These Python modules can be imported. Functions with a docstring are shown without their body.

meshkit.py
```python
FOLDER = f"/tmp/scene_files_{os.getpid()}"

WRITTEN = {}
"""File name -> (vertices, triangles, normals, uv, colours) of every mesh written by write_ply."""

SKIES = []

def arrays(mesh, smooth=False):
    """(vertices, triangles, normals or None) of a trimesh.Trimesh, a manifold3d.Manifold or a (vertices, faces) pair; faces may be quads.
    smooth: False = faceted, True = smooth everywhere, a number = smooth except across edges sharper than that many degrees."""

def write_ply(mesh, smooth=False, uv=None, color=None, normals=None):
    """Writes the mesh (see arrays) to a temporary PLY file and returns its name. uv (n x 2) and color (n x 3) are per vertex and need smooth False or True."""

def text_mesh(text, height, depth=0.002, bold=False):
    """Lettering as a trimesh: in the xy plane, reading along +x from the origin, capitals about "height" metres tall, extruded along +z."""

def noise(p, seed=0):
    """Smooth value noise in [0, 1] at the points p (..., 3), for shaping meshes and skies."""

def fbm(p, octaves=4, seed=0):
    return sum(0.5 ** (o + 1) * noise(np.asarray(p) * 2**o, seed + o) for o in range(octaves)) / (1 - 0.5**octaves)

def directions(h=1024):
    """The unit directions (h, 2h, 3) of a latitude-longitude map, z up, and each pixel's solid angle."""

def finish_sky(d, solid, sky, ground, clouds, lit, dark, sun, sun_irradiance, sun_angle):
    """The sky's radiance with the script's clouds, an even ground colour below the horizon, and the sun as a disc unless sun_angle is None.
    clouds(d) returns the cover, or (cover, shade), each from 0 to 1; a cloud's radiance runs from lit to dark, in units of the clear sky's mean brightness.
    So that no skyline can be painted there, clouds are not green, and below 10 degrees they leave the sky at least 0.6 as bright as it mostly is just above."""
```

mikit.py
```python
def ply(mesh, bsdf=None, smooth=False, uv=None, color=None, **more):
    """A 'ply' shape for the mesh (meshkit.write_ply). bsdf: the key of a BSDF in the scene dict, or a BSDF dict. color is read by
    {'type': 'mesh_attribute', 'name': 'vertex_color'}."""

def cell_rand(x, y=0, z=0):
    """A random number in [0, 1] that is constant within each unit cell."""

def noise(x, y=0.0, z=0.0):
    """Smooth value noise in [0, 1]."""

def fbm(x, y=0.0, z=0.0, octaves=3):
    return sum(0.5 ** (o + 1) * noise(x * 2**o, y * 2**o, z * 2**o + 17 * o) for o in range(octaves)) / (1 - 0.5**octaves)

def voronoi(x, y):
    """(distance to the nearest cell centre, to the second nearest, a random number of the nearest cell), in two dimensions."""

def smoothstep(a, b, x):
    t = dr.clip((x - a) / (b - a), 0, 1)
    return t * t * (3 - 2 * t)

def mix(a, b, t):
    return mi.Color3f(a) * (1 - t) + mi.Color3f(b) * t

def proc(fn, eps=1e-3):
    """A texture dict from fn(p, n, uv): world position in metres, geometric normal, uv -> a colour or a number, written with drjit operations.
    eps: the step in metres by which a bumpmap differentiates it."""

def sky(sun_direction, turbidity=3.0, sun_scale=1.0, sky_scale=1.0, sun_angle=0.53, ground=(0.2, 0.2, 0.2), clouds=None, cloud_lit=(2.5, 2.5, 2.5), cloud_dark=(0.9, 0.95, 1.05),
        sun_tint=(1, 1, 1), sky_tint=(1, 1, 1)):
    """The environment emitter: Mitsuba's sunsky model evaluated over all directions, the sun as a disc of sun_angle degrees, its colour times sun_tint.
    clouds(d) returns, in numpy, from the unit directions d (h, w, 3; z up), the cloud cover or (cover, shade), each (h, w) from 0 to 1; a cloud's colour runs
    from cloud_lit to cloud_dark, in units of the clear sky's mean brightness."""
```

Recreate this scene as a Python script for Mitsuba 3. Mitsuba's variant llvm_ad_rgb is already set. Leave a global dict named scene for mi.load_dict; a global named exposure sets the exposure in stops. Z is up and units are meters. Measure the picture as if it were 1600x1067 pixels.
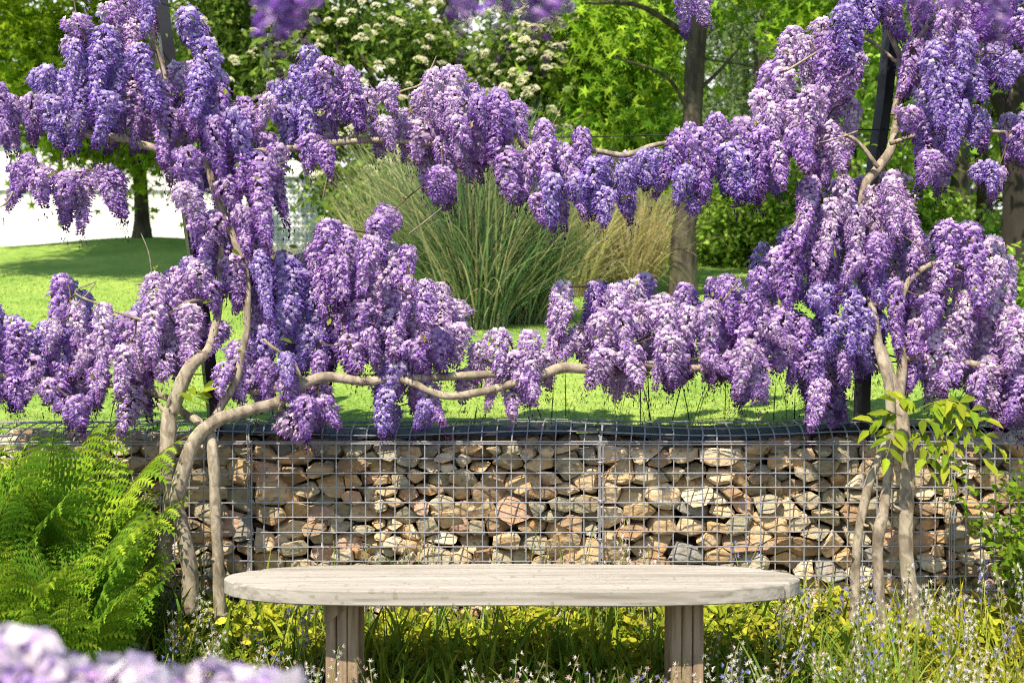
import math
import numpy as np
import trimesh
import drjit as dr
import mitsuba as mi
import mikit
import meshkit
from mikit import proc, noise, fbm, smoothstep, mix
from scipy.spatial import Voronoi, ConvexHull, cKDTree
from shapely.geometry import Polygon, Point, LineString, box as sbox

scene, labels = {}, {}
T4 = mi.ScalarTransform4f

# ------------------------------------------------------------------ camera, sky, exposure
F, CX, CY = 2222.0, 800.0, 533.5            # focal length in pixels of a 1600 px wide frame
CAM = np.array([0.0, 0.0, 1.08])
PITCH = math.atan(28.5 / F)
FWD = np.array([0, math.cos(PITCH), -math.sin(PITCH)])
UPV = np.array([0, math.sin(PITCH), math.cos(PITCH)])
scene['camera'] = {
    'type': 'thinlens', 'fov': math.degrees(2 * math.atan(800 / F)), 'fov_axis': 'x',
    'aperture_radius': 0.0055, 'focus_distance': 4.75, 'near_clip': 0.05, 'far_clip': 900.0,
    'to_world': T4().look_at(origin=CAM.tolist(), target=(CAM + FWD).tolist(), up=[0, 0, 1])}
SUN = np.array([-0.27, -0.60, 0.86])
exposure = 2.5


def sky_clouds(d):
    el = d[..., 2]
    c = meshkit.fbm(d * np.array([5, 5, 9.0]), 4, seed=3)
    low = np.clip((0.42 - el) / 0.3, 0, 1)
    return np.clip((c - 0.62 + 0.5 * low) * 4, 0, 1)


scene['sky'] = mikit.sky(SUN, turbidity=3, sky_scale=1.3, sun_tint=(.98, 1.0, 1.05), ground=(0.10, 0.13, 0.05), clouds=sky_clouds)


def P(px, py, Y):
    """The point at distance Y (metres along +y) that stands at a place of the frame."""
    d = FWD + (px - CX) / F * np.array([1.0, 0, 0]) - (py - CY) / F * UPV
    return CAM + d * (Y / d[1])


# ------------------------------------------------------------------ helpers
_count = {}


def key_of(name):
    if name not in _count:
        _count[name] = 0
        return name
    _count[name] += 1
    return f"{name}_{_count[name]:03d}"


def thing(name, label, cat, group=None):
    k = key_of(name)
    labels[k] = {'label': label, 'category': cat}
    if group:
        labels[k]['group'] = group
    return k


def part(parent, name):
    return key_of(parent + '__' + name)


def add(key, mesh, bsdf, smooth=False, color=None, uv=None):
    scene[key] = mikit.ply(mesh, bsdf, smooth=smooth, color=color, uv=uv)
    return key


def mat4(R=None, t=(0, 0, 0), s=1.0):
    M = np.eye(4)
    M[:3, :3] = (np.eye(3) if R is None else R) * s
    M[:3, 3] = t
    return T4(M)


def rot(axis, a):
    axis = np.asarray(axis, float) / np.linalg.norm(axis)
    K = np.array([[0, -axis[2], axis[1]], [axis[2], 0, -axis[0]], [-axis[1], axis[0], 0]])
    return np.eye(3) + math.sin(a) * K + (1 - math.cos(a)) * K @ K


def norm(v):
    return v / np.maximum(np.linalg.norm(v, axis=-1, keepdims=True), 1e-12)


def cat(meshes):
    """Join (verts, faces[, colours]) tuples."""
    vs, fs, cs, n = [], [], [], 0
    for m in meshes:
        vs.append(m[0])
        fs.append(np.asarray(m[1]) + n)
        n += len(m[0])
        if len(m) > 2:
            cs.append(m[2])
    return (np.vstack(vs), np.vstack(fs)) + ((np.vstack(cs),) if cs else ())


def spline(pts, n):
    """Catmull-Rom through the rows of pts (any columns)."""
    p = np.asarray(pts, float)
    p = np.vstack([2 * p[0] - p[1], p, 2 * p[-1] - p[-2]])
    k = len(p) - 3
    u = np.linspace(0, k - 1e-9, n)
    i = u.astype(int)
    t = (u - i)[:, None]
    a, b, c, d = p[i], p[i + 1], p[i + 2], p[i + 3]
    return 0.5 * (2 * b + (c - a) * t + (2 * a - 5 * b + 4 * c - d) * t ** 2 + (3 * b - a - 3 * c + d) * t ** 3)


def tube(path, rad, sides=8, lump=0.0, seed=0, cap=True):
    path = np.asarray(path, float)
    n = len(path)
    rad = np.broadcast_to(np.asarray(rad, float), (n,))
    tan = norm(np.gradient(path, axis=0))
    a = np.cross(tan[0], [0.3, 1, 0.2])
    if np.linalg.norm(a) < 1e-3:
        a = np.cross(tan[0], [1, 0, 0])
    a /= np.linalg.norm(a)
    fr = []
    for i in range(n):
        a = a - tan[i] * (a @ tan[i])
        a /= np.linalg.norm(a)
        fr.append(a)
    A = np.array(fr)
    B = np.cross(tan, A)
    th = np.arange(sides) * 2 * np.pi / sides
    ring = A[:, None] * np.cos(th)[None, :, None] + B[:, None] * np.sin(th)[None, :, None]
    r = rad[:, None] * np.ones((1, sides))
    if lump:
        q = path[:, None] + ring * rad[:, None, None]
        r = r * (1 + lump * (meshkit.fbm(q * 22, 3, seed=seed) - 0.5) * 2 + 0.6 * lump * (meshkit.noise(q * 7, seed + 5) - .5) * 2)
    v = (path[:, None] + ring * r[..., None]).reshape(-1, 3)
    i, j = np.meshgrid(np.arange(n - 1), np.arange(sides), indexing='ij')
    a0, b0 = i * sides + j, i * sides + (j + 1) % sides
    f = np.concatenate([np.stack([a0, b0, b0 + sides], -1).reshape(-1, 3), np.stack([a0, b0 + sides, a0 + sides], -1).reshape(-1, 3)])
    if cap:
        v = np.vstack([v, path[:1], path[-1:]])
        k, m = len(v) - 2, (n - 1) * sides
        j = np.arange(sides)
        f = np.vstack([f, np.stack([np.full(sides, k), (j + 1) % sides, j], 1), np.stack([np.full(sides, k + 1), m + j, m + (j + 1) % sides], 1)])
    return v, f


def blades(rng, base, az, L, w, lean, bend, segs, col, twist=0.3, tipcol=None):
    N = len(base)
    s = np.linspace(0, 1, segs + 1)
    th = lean[:, None] + bend[:, None] * s[None] ** 1.3
    ds = L[:, None] / segs
    hx = np.concatenate([np.zeros((N, 1)), np.cumsum(np.sin(th[:, :-1]) * ds, 1)], 1)
    hz = np.concatenate([np.zeros((N, 1)), np.cumsum(np.cos(th[:, :-1]) * ds, 1)], 1)
    d = np.stack([np.cos(az), np.sin(az), 0 * az], 1)
    c = base[:, None] + d[:, None] * hx[..., None] + np.array([0, 0, 1.0]) * hz[..., None]
    ta = az + np.pi / 2 + rng.normal(0, twist, N)
    side = np.stack([np.cos(ta), np.sin(ta), 0 * ta], 1)
    wid = (w[:, None] * np.minimum(1, 0.55 + 1.5 * s)[None] * (1 - s[None] ** 2.2) + 0.0004) * 0.5
    v = np.stack([c - side[:, None] * wid[..., None], c + side[:, None] * wid[..., None]], 2).reshape(-1, 3)
    k = np.arange(segs) * 2
    f1 = np.concatenate([np.stack([k, k + 1, k + 3], 1), np.stack([k, k + 3, k + 2], 1)])
    f = (f1[None] + (np.arange(N) * (segs + 1) * 2)[:, None, None]).reshape(-1, 3)
    cc = np.repeat(col, (segs + 1) * 2, 0)
    return v, f, cc


# leaf templates: x along the leaf, y across, z up; length 1
OVATE = (np.array([[0, 0, 0], [.35, .27, .05], [.7, .2, .03], [1, 0, -.08], [.7, -.2, .03], [.35, -.27, .05], [.4, 0, -.02]]),
         np.array([[0, 6, 1], [1, 6, 2], [2, 6, 3], [3, 6, 4], [4, 6, 5], [5, 6, 0]]))
QUADLEAF = (np.array([[0, 0, 0], [.45, .28, .06], [1, 0, -.05], [.45, -.28, .06]]), np.array([[0, 2, 1], [0, 3, 2]]))
WILLOW = (np.array([[0, 0, 0], [.4, .09, .02], [1, 0, -.1], [.4, -.09, .02]]), np.array([[0, 2, 1], [0, 3, 2]]))


def star_leaf():
    v = [[.28, 0, 0]]
    for k, (a, r) in enumerate(zip(np.radians([-125, -62, 0, 62, 125]), [.52, .68, .74, .68, .52])):
        for da, rr in ((-31, .2), (0, r)):
            b = a + math.radians(da)
            v.append([.28 + rr * math.cos(b), rr * math.sin(b), -.10 * rr if da == 0 else .03])
    b = math.radians(156)
    v.append([.28 + .2 * math.cos(b), .2 * math.sin(b), .02])
    n = len(v)
    return np.array(v), np.array([[0, i, i + 1] for i in range(1, n - 1)] + [[0, n - 1, 1]])


STAR = star_leaf()


def leaf_cloud(rng, pos, nrm, size, tpl, col, wide=None):
    """One leaf of the template at every point, facing nrm, turned at random."""
    N = len(pos)
    n = norm(nrm)
    t = norm(np.cross(n, norm(rng.normal(size=(N, 3)))))
    b = np.cross(n, t)
    tv, tf = tpl
    wv = np.ones(N) if wide is None else wide
    v = pos[:, None] + size[:, None, None] * (t[:, None] * (tv[None, :, :1] - .4) + b[:, None] * tv[None, :, 1:2] * wv[:, None, None] + n[:, None] * tv[None, :, 2:3])
    f = (tf[None] + (np.arange(N) * len(tv))[:, None, None]).reshape(-1, 3)
    return v.reshape(-1, 3), f, np.repeat(col, len(tv), 0)


def leaf_cols(rng, n, cols, spread=0.18):
    cols = np.asarray(cols, float)
    c = cols[rng.integers(0, len(cols), n)]
    c2 = cols[rng.integers(0, len(cols), n)]
    t = rng.random((n, 1))
    return np.clip((c * t + c2 * (1 - t)) * np.exp(rng.normal(0, spread, (n, 1))), 0.004, 0.8)


def crown(rng, clumps, per_spray, size, tpl, cols, spray_r=0.22, density=1.0, up=0.7, hang=0.0):
    """clumps: rows (x, y, z, rx, ry, rz, sprays). Leaves sit in small sprays on and in the clumps, so that gaps stay between them."""
    pos, nrm, col = [], [], []
    for cx, cy, cz, rx, ry, rz, k in clumps:
        k = int(k * density)
        d = norm(rng.normal(size=(k, 3)))
        rho = 1 - 0.55 * rng.random(k) ** 1.6
        c = np.array([cx, cy, cz]) + d * rho[:, None] * np.array([rx, ry, rz])
        base = leaf_cols(rng, k, cols, 0.10)
        m = per_spray
        off = rng.normal(size=(k, m, 3)) * spray_r * np.array([1, 1, 0.45])
        off[..., 2] -= hang * np.abs(off[..., 2]) * 2 + 0.5 * (off[..., 0] ** 2 + off[..., 1] ** 2) / max(spray_r, .01) * (.6 + hang)
        pos.append((c[:, None] + off).reshape(-1, 3))
        nn = d[:, None] * .6 + np.array([0, 0, up]) + rng.normal(size=(k, m, 3)) * .5
        nrm.append(nn.reshape(-1, 3))
        col.append((base[:, None] * np.exp(rng.normal(0, .16, (k, m, 1)))).reshape(-1, 3))
    pos, nrm, col = np.vstack(pos), np.vstack(nrm), np.clip(np.vstack(col), .004, .8)
    sz = size * np.exp(rng.normal(0, .2, len(pos)))
    return leaf_cloud(rng, pos, nrm, sz, tpl, col)


def put(key, m, bsdf, smooth=False):
    return add(key, (m[0], m[1]), bsdf, smooth, color=m[2] if len(m) > 2 else None)


def box(x0, x1, y0, y1, z0, z1, bevel=0.0):
    if bevel <= 0:
        b = trimesh.creation.box(extents=[x1 - x0, y1 - y0, z1 - z0])
        b.apply_translation([(x0 + x1) / 2, (y0 + y1) / 2, (z0 + z1) / 2])
        return np.array(b.vertices), np.array(b.faces)
    p = []
    for ax in range(3):
        e = [bevel] * 3
        e[ax] = 0
        for sx in (0, 1):
            for sy in (0, 1):
                for sz in (0, 1):
                    p.append([(x0 + e[0], x1 - e[0])[sx], (y0 + e[1], y1 - e[1])[sy], (z0 + e[2], z1 - e[2])[sz]])
    h = trimesh.convex.convex_hull(np.array(p))
    return np.array(h.vertices), np.array(h.faces)


def splitsmooth(v, f, angle=38):
    """Vertices split at sharp edges, so that smooth=True may be used together with uv."""
    m = trimesh.graph.smooth_shade(trimesh.Trimesh(v, f, process=False), angle=math.radians(angle), facet_minarea=None)
    return np.array(m.vertices), np.array(m.faces)


# ------------------------------------------------------------------ materials
VC = {'type': 'mesh_attribute', 'name': 'vertex_color'}
scene['leaf'] = {'type': 'principledthin', 'base_color': VC, 'roughness': 0.42, 'spec_trans': 0.0, 'diff_trans': 0.85, 'eta': 1.4}
scene['far_leaf'] = {'type': 'principledthin', 'base_color': VC, 'roughness': 0.45, 'spec_trans': 0.0, 'diff_trans': 0.8, 'eta': 1.35}
scene['petal'] = {'type': 'principledthin', 'base_color': VC, 'roughness': 0.6, 'spec_trans': 0.0, 'diff_trans': 0.95, 'eta': 1.3}
scene['stem'] = {'type': 'twosided', 'bsdf': {'type': 'principled', 'base_color': VC, 'roughness': 0.6}}


def t_vine(p, n, uv):
    wx, wy = noise(p.x * 30, p.z * 30, p.y * 30 + 7) * .03, noise(p.x * 30 + 5, p.z * 30, p.y * 30) * .03
    x, y, z = p.x * .8 + p.z * .3 + wx, p.y + p.x * .4 + wy, p.z * .55 - p.x * .25 + wx
    a = fbm(x * 55, y * 55, z * 26, 4)
    b = fbm(x * 17 + 3, y * 17, z * 13, 3)
    k = smoothstep(.60, .74, fbm(x * 90, y * 90, z * 50 + 4, 2))
    c = mix((.165, .138, .10), (.36, .315, .24), smoothstep(.3, .7, a))
    c = mix(c, (.29, .28, .19), smoothstep(.5, .72, b) * .5)
    return mix(c, (.10, .075, .05), k * .5)


scene['vine_bark'] = {'type': 'bumpmap', 'scale': 1.0, 'arbitrary': proc(lambda p, n, uv: .007 * fbm(p.x * 60 + p.z * 9, p.y * 60, p.z * 16, 4), eps=2e-3),
                      'bsdf': {'type': 'principled', 'base_color': proc(t_vine), 'roughness': 0.75}}


scene['shoot_bark'] = {'type': 'principled', 'base_color': {'type': 'rgb', 'value': [.085, .062, .032]}, 'roughness': 0.7}


def t_bark(p, n, uv):
    a = fbm(p.x * 26, p.y * 26, p.z * 5, 3)
    c = mix((.022, .018, .012), (.075, .064, .045), smoothstep(.3, .72, a))
    return mix(c, (.075, .082, .035), smoothstep(.5, .72, fbm(p.x * 6 + p.z, p.y * 6, p.z * 4 - p.x, 3)) * .5)


scene['tree_bark'] = {'type': 'bumpmap', 'arbitrary': proc(lambda p, n, uv: .02 * fbm(p.x * 30, p.y * 30, p.z * 6, 3), eps=3e-3),
                      'bsdf': {'type': 'principled', 'base_color': proc(t_bark), 'roughness': 0.85}}

STONE_TONES = [(.41, .30, .165), (.48, .38, .24), (.28, .26, .18), (.22, .22, .20), (.41, .275, .19), (.26, .185, .11), (.36, .32, .22), (.54, .46, .33)]


def t_stone(p, n, uv):
    c = mi.Color3f(STONE_TONES[0])
    for k, tone in enumerate(STONE_TONES[1:], 1):
        c = dr.select(uv.x > k - .5, mi.Color3f(tone), c)
    s = uv.y * 57
    a = fbm(p.x * 38 + s, p.y * 38, p.z * 60 + s, 4)
    b = fbm(p.x * 190 + s, p.y * 190, p.z * 190, 2)
    c = c * (.62 + .55 * a + .25 * b)
    c = mix(c, c * mi.Color3f(1.1, .90, .70), smoothstep(.55, .75, noise(p.x * 24 + s * 3, p.y * 24, p.z * 31)) * .7)
    return mix(c, mi.Color3f(.10, .095, .075), smoothstep(.66, .8, noise(p.x * 75, p.y * 75 + s, p.z * 75)) * .5)


scene['stone_face'] = {'type': 'bumpmap', 'arbitrary': proc(lambda p, n, uv: .007 * fbm(p.x * 45 + uv.y * 9, p.y * 45, p.z * 80, 4), eps=2e-3),
                       'bsdf': {'type': 'principled', 'base_color': proc(t_stone), 'roughness': 0.7}}


def t_wood(p, n, uv):
    g = fbm(p.x * 3.2, p.y * 85, p.z * 60, 4)
    h = fbm(p.x * 1.1 + 9, p.y * 22, p.z * 20, 2)
    k = smoothstep(.62, .78, noise(p.x * 9, p.y * 160, p.z * 120))
    c = mix((.215, .203, .170), (.365, .352, .315), smoothstep(.28, .72, g * .45 + h * .55))
    sp = smoothstep(.78, .86, noise(p.x * 60, p.y * 60, p.z * 60))
    return mix(mix(c, (.13, .115, .09), k * .35), (.17, .17, .12), sp * .6)


scene['weathered_wood'] = {'type': 'bumpmap', 'arbitrary': proc(lambda p, n, uv: .0025 * fbm(p.x * 4, p.y * 110, p.z * 70, 3), eps=1.5e-3),
                           'bsdf': {'type': 'principled', 'base_color': proc(t_wood), 'roughness': 0.72}}


def t_shaded_leg(p, n, uv):
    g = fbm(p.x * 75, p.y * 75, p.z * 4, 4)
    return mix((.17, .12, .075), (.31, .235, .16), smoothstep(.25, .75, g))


scene['shaded_leg_wood'] = {'type': 'principled', 'base_color': proc(t_shaded_leg), 'roughness': 0.75}  # shade under the seat is put into this darker wood colour


def t_lawn(p, n, uv):
    a = fbm(p.x * 1.3, p.y * 1.3, 0, 3)
    b = fbm(p.x * 16, p.y * 16, 1, 3)
    c = fbm(p.x * 90, p.y * 90, 2, 2)
    k = mix((.125, .235, .03), (.215, .315, .058), smoothstep(.3, .7, a * .55 + b * .45))
    return mix(k * .75, k * 1.2, c)


scene['lawn_green'] = {'type': 'bumpmap', 'arbitrary': proc(lambda p, n, uv: .02 * fbm(p.x * 45, p.y * 45, 0, 3), eps=4e-3),
                       'bsdf': {'type': 'principled', 'base_color': proc(t_lawn), 'roughness': 0.9}}


scene['shaded_bark'] = {'type': 'principled', 'base_color': proc(lambda p, n, uv: mi.Color3f(.021, .017, .013) * (.5 + 1.1 * fbm(p.x * 30, p.y * 30, p.z * 6, 3))), 'roughness': 0.9}  # bark darkened in colour to stand in for the shade of dense trees


def t_soil(p, n, uv):
    a = fbm(p.x * 20, p.y * 20, p.z * 20, 4)
    return mix((.025, .018, .010), (.09, .065, .035), smoothstep(.3, .7, a))


scene['soil'] = {'type': 'principled', 'base_color': proc(t_soil), 'roughness': 0.95}
scene['steel_wire'] = {'type': 'principled', 'base_color': {'type': 'rgb', 'value': [.29, .305, .335]}, 'metallic': 0.35, 'roughness': 0.42}
scene['dark_steel'] = {'type': 'principled', 'base_color': {'type': 'rgb', 'value': [.022, .024, .026]}, 'metallic': 0.2, 'roughness': 0.42}
scene['black_fabric'] = {'type': 'twosided', 'bsdf': {'type': 'bumpmap', 'arbitrary': proc(lambda p, n, uv: .01 * fbm(p.x * 16, p.y * 30, p.z * 16, 3), eps=3e-3),
                         'bsdf': {'type': 'principled', 'base_color': {'type': 'rgb', 'value': [.010, .011, .013]}, 'roughness': 0.55}}}
scene['white_render'] = {'type': 'principled', 'base_color': proc(lambda p, n, uv: mi.Color3f(.80, .80, .79) * (.95 + .07 * fbm(p.x * 2, p.y * 2, p.z * 2, 3))), 'roughness': 0.7}
scene['white_paint'] = {'type': 'principled', 'base_color': {'type': 'rgb', 'value': [.74, .78, .78]}, 'roughness': 0.5}
scene['grey_joint'] = {'type': 'principled', 'base_color': {'type': 'rgb', 'value': [.22, .23, .24]}, 'roughness': 0.6}
scene['pale_panel'] = {'type': 'principled', 'base_color': {'type': 'rgb', 'value': [.55, .64, .66]}, 'roughness': 0.4}

# ------------------------------------------------------------------ ground
BX = [(-161 + 549 * k - 800) / 453.5 for k in range(5)]      # basket joints along x at the wall face
WALL_Y, WALL_H = 4.9, 0.665


def lawn_z(x, y):
    x, y = np.asarray(x, float), np.asarray(y, float)
    r = np.minimum(y, 17.2) - 5.4
    z = .69 + .105 * r
    t = np.clip((y - 17.2) / 4.0, 0, None)
    z = z + np.where(t < 1, .42 * (t - t ** 2 * .95), .42 * (1 - .95) - (t - 1) * .16)
    z = z + .17 * np.exp(-((x + 4.7) / 1.5) ** 2 - ((y - 17.8) / 1.6) ** 2)
    z = z + np.where(x > 0, 1, 0) * np.clip(y - 19, 0, 6) * .10
    far = np.clip((y - 24) / 30, 0, 1)
    return np.where(y > 24, np.maximum(z * (1 - far) + far * .6, .6), z) + .05 * (meshkit.noise(np.stack([x * .7, y * .7, 0 * x], -1), 2) - .5)


def bed_z(x, y):
    x, y = np.asarray(x, float), np.asarray(y, float)
    z = -.14 + .14 * np.clip((y - 4.1) / .8, 0, 1) ** 1.0
    return z + .05 * (meshkit.fbm(np.stack([x * 5, y * 5, 0 * x], -1), 3, 8) - .5)


def grid(xs, ys, zf):
    X, Y = np.meshgrid(xs, ys)
    v = np.stack([X, Y, zf(X, Y)], -1).reshape(-1, 3)
    nx, ny = len(xs), len(ys)
    i, j = np.meshgrid(np.arange(ny - 1), np.arange(nx - 1), indexing='ij')
    a = i * nx + j
    f = np.concatenate([np.stack([a, a + 1, a + nx + 1], -1).reshape(-1, 3), np.stack([a, a + nx + 1, a + nx], -1).reshape(-1, 3)])
    return v, f


add('lawn', grid(np.concatenate([[-300, -120, -60, -30], np.linspace(-16, 16, 129), [30, 60, 120, 300]]),
                 np.concatenate([np.linspace(5.30, 26, 140), [30, 40, 60, 100, 200, 400]]), lawn_z), 'lawn_green', True)
labels['lawn'] = {'label': 'sunlit yellow green lawn rising behind the stone wall', 'kind': 'structure'}
add('garden_bed', grid(np.concatenate([[-60, -20], np.linspace(-4, 4, 81), [20, 60]]), np.concatenate([[-60, -20, -5], np.linspace(0, 5.34, 60)]), bed_z), 'soil', True)
add('earth_bank', box(-40, 40, 5.297, 5.9, -.6, .655), 'soil')
labels['earth_bank'] = {'label': 'dark earth held back by the stone wall', 'kind': 'structure'}
labels['garden_bed'] = {'label': 'dark soil of the planted bed in front of the stone wall', 'kind': 'structure'}

# lawn grass near the wall and further up
rng = np.random.default_rng(11)
N = 52000
yy = 5.32 + 8.5 * rng.random(N) ** 1.7
xx = (rng.random(N) * 2 - 1) * yy * .40
base = np.stack([xx, yy, lawn_z(xx, yy) - .005], 1)
col = leaf_cols(rng, N, [(.155, .285, .034), (.225, .35, .05), (.19, .32, .04), (.30, .36, .09)], .2)
m = blades(rng, base, rng.random(N) * 6.28, .012 + .022 * rng.random(N), np.full(N, .0035) + .0006 * (yy - 5), .4 + rng.random(N) * .8, rng.random(N) * .9, 2, col)
put('lawn_grass', m, 'leaf')
labels['lawn_grass'] = {'label': 'short mown grass blades of the lawn', 'kind': 'stuff', 'category': 'grass'}

# ------------------------------------------------------------------ gabion wall: four wire baskets of stones
WIRE = tube(np.array([[0, 0, 0], [0, 0, 1.0]]), .0024, 6)
wire_ply = mikit.ply(WIRE, 'steel_wire', smooth=40)


def wire_between(parent, a, b, name='wire'):
    a, b = np.asarray(a, float), np.asarray(b, float)
    d = b - a
    L = np.linalg.norm(d)
    z = d / L
    x = norm(np.cross([0, 1, .1], z))
    M = np.eye(4)
    M[:3, 0], M[:3, 1], M[:3, 2], M[:3, 3] = x, np.cross(z, x), d, a
    scene[part(parent, name)] = {**wire_ply, 'to_world': T4(M)}


LID = np.array([[4.897, .668], [4.93, .695], [5.0, .716], [5.1, .724], [5.2, .722], [5.30, .705]])


def lid_at(x, s):
    """Point of the bulging wire lid: s from 0 (front edge) to 1 (back edge)."""
    u = s * (len(LID) - 1)
    i = min(int(u), len(LID) - 2)
    y, z = LID[i] + (LID[i + 1] - LID[i]) * (u - i)
    z += .012 * math.sin(x * 5.3 + 1) * math.sin(math.pi * min(s * 1.2, 1))
    return np.array([x, y, z])


def stone_mesh(rng, poly, y0, thick):
    """A broken chunk of rock from its outline on the wall face: a flat, mostly slanting front, sharp sides, smaller back."""
    c = poly.mean(0)
    q = poly - c
    a = rng.normal(0, .16)
    q = q @ np.array([[math.cos(a), -math.sin(a)], [math.sin(a), math.cos(a)]])
    q = q * rng.uniform(.76, 1.08)
    slab = rng.random() < .35
    if slab:
        q = q * np.array([1.12, .80])
    tilt = np.array([rng.normal(0, .38), rng.normal(.12, .42)])
    size = np.abs(q).max()
    pts = []
    for k, (sc, dy) in enumerate(((rng.uniform(.62, .90), 0), (1.0, rng.uniform(.2, .45)), (.97, .9), (.7, 1.8))):
        r_ = q * sc
        if k == 0:
            r_ = r_ + rng.normal(0, .16, 2) * size
        y = y0 + dy * thick * .6 + (r_ @ tilt) * (1 if k < 2 else .4)
        jit = rng.normal(0, (.008, .03, .05, .05)[k] * size, (len(r_), 3))
        pts.append(np.stack([c[0] + r_[:, 0], y, c[1] + r_[:, 1]], 1) + jit)
    pts = np.vstack(pts)
    h = trimesh.convex.convex_hull(pts)
    v, f = np.array(h.vertices), np.array(h.faces)
    front = v[:, 1].min()
    v[:, 1] += max(0, WALL_Y + .004 - front)
    return v, f


def rounded(poly, rng):
    """Corners of a cell cut off, so that the outline reads as a worn stone."""
    out = []
    n = len(poly)
    for i in range(n):
        a, b, c = poly[i - 1], poly[i], poly[(i + 1) % n]
        if rng.random() < .45:
            out.append(b)
            continue
        t = rng.uniform(.12, .45)
        out += [b + (a - b) * t * .8, b + .10 * ((a + c) / 2 - b), b + (c - b) * t * .8]
    return np.array(out)


def outlines(rng, x0, x1, z0, z1, n, sx=1.45):
    pts = []
    # uneven sizes: some places get small stones
    tries = 0
    while len(pts) < n and tries < 60000:
        tries += 1
        p = np.array([rng.uniform(x0, x1), rng.uniform(z0, z1)])
        r = .020 + .050 * meshkit.noise(np.array([p[0] * 7, p[1] * 8, 3.3]), 5) ** 1.6 + .022 * rng.random() ** 2
        if all(((p[0] - q[0]) / sx) ** 2 + (p[1] - q[1]) ** 2 > ((r + q[2]) * .60) ** 2 for q in pts):
            pts.append((p[0], p[1], r))
    s = np.array(pts)[:, :2]
    sk = .25 * np.sin(s[:, 0] * 3)
    w = s / np.array([sx, 1])
    mir = [w]
    for ax, lim in ((0, x0 / sx), (0, x1 / sx), (1, z0), (1, z1)):
        m_ = w.copy()
        m_[:, ax] = 2 * lim - m_[:, ax]
        mir.append(m_)
    vor = Voronoi(np.vstack(mir))
    for i in range(len(w)):
        reg = vor.regions[vor.point_region[i]]
        if -1 in reg or len(reg) < 3:
            continue
        pv = vor.vertices[reg] * np.array([sx, 1])
        h = ConvexHull(pv)
        yield pv[h.vertices]


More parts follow.
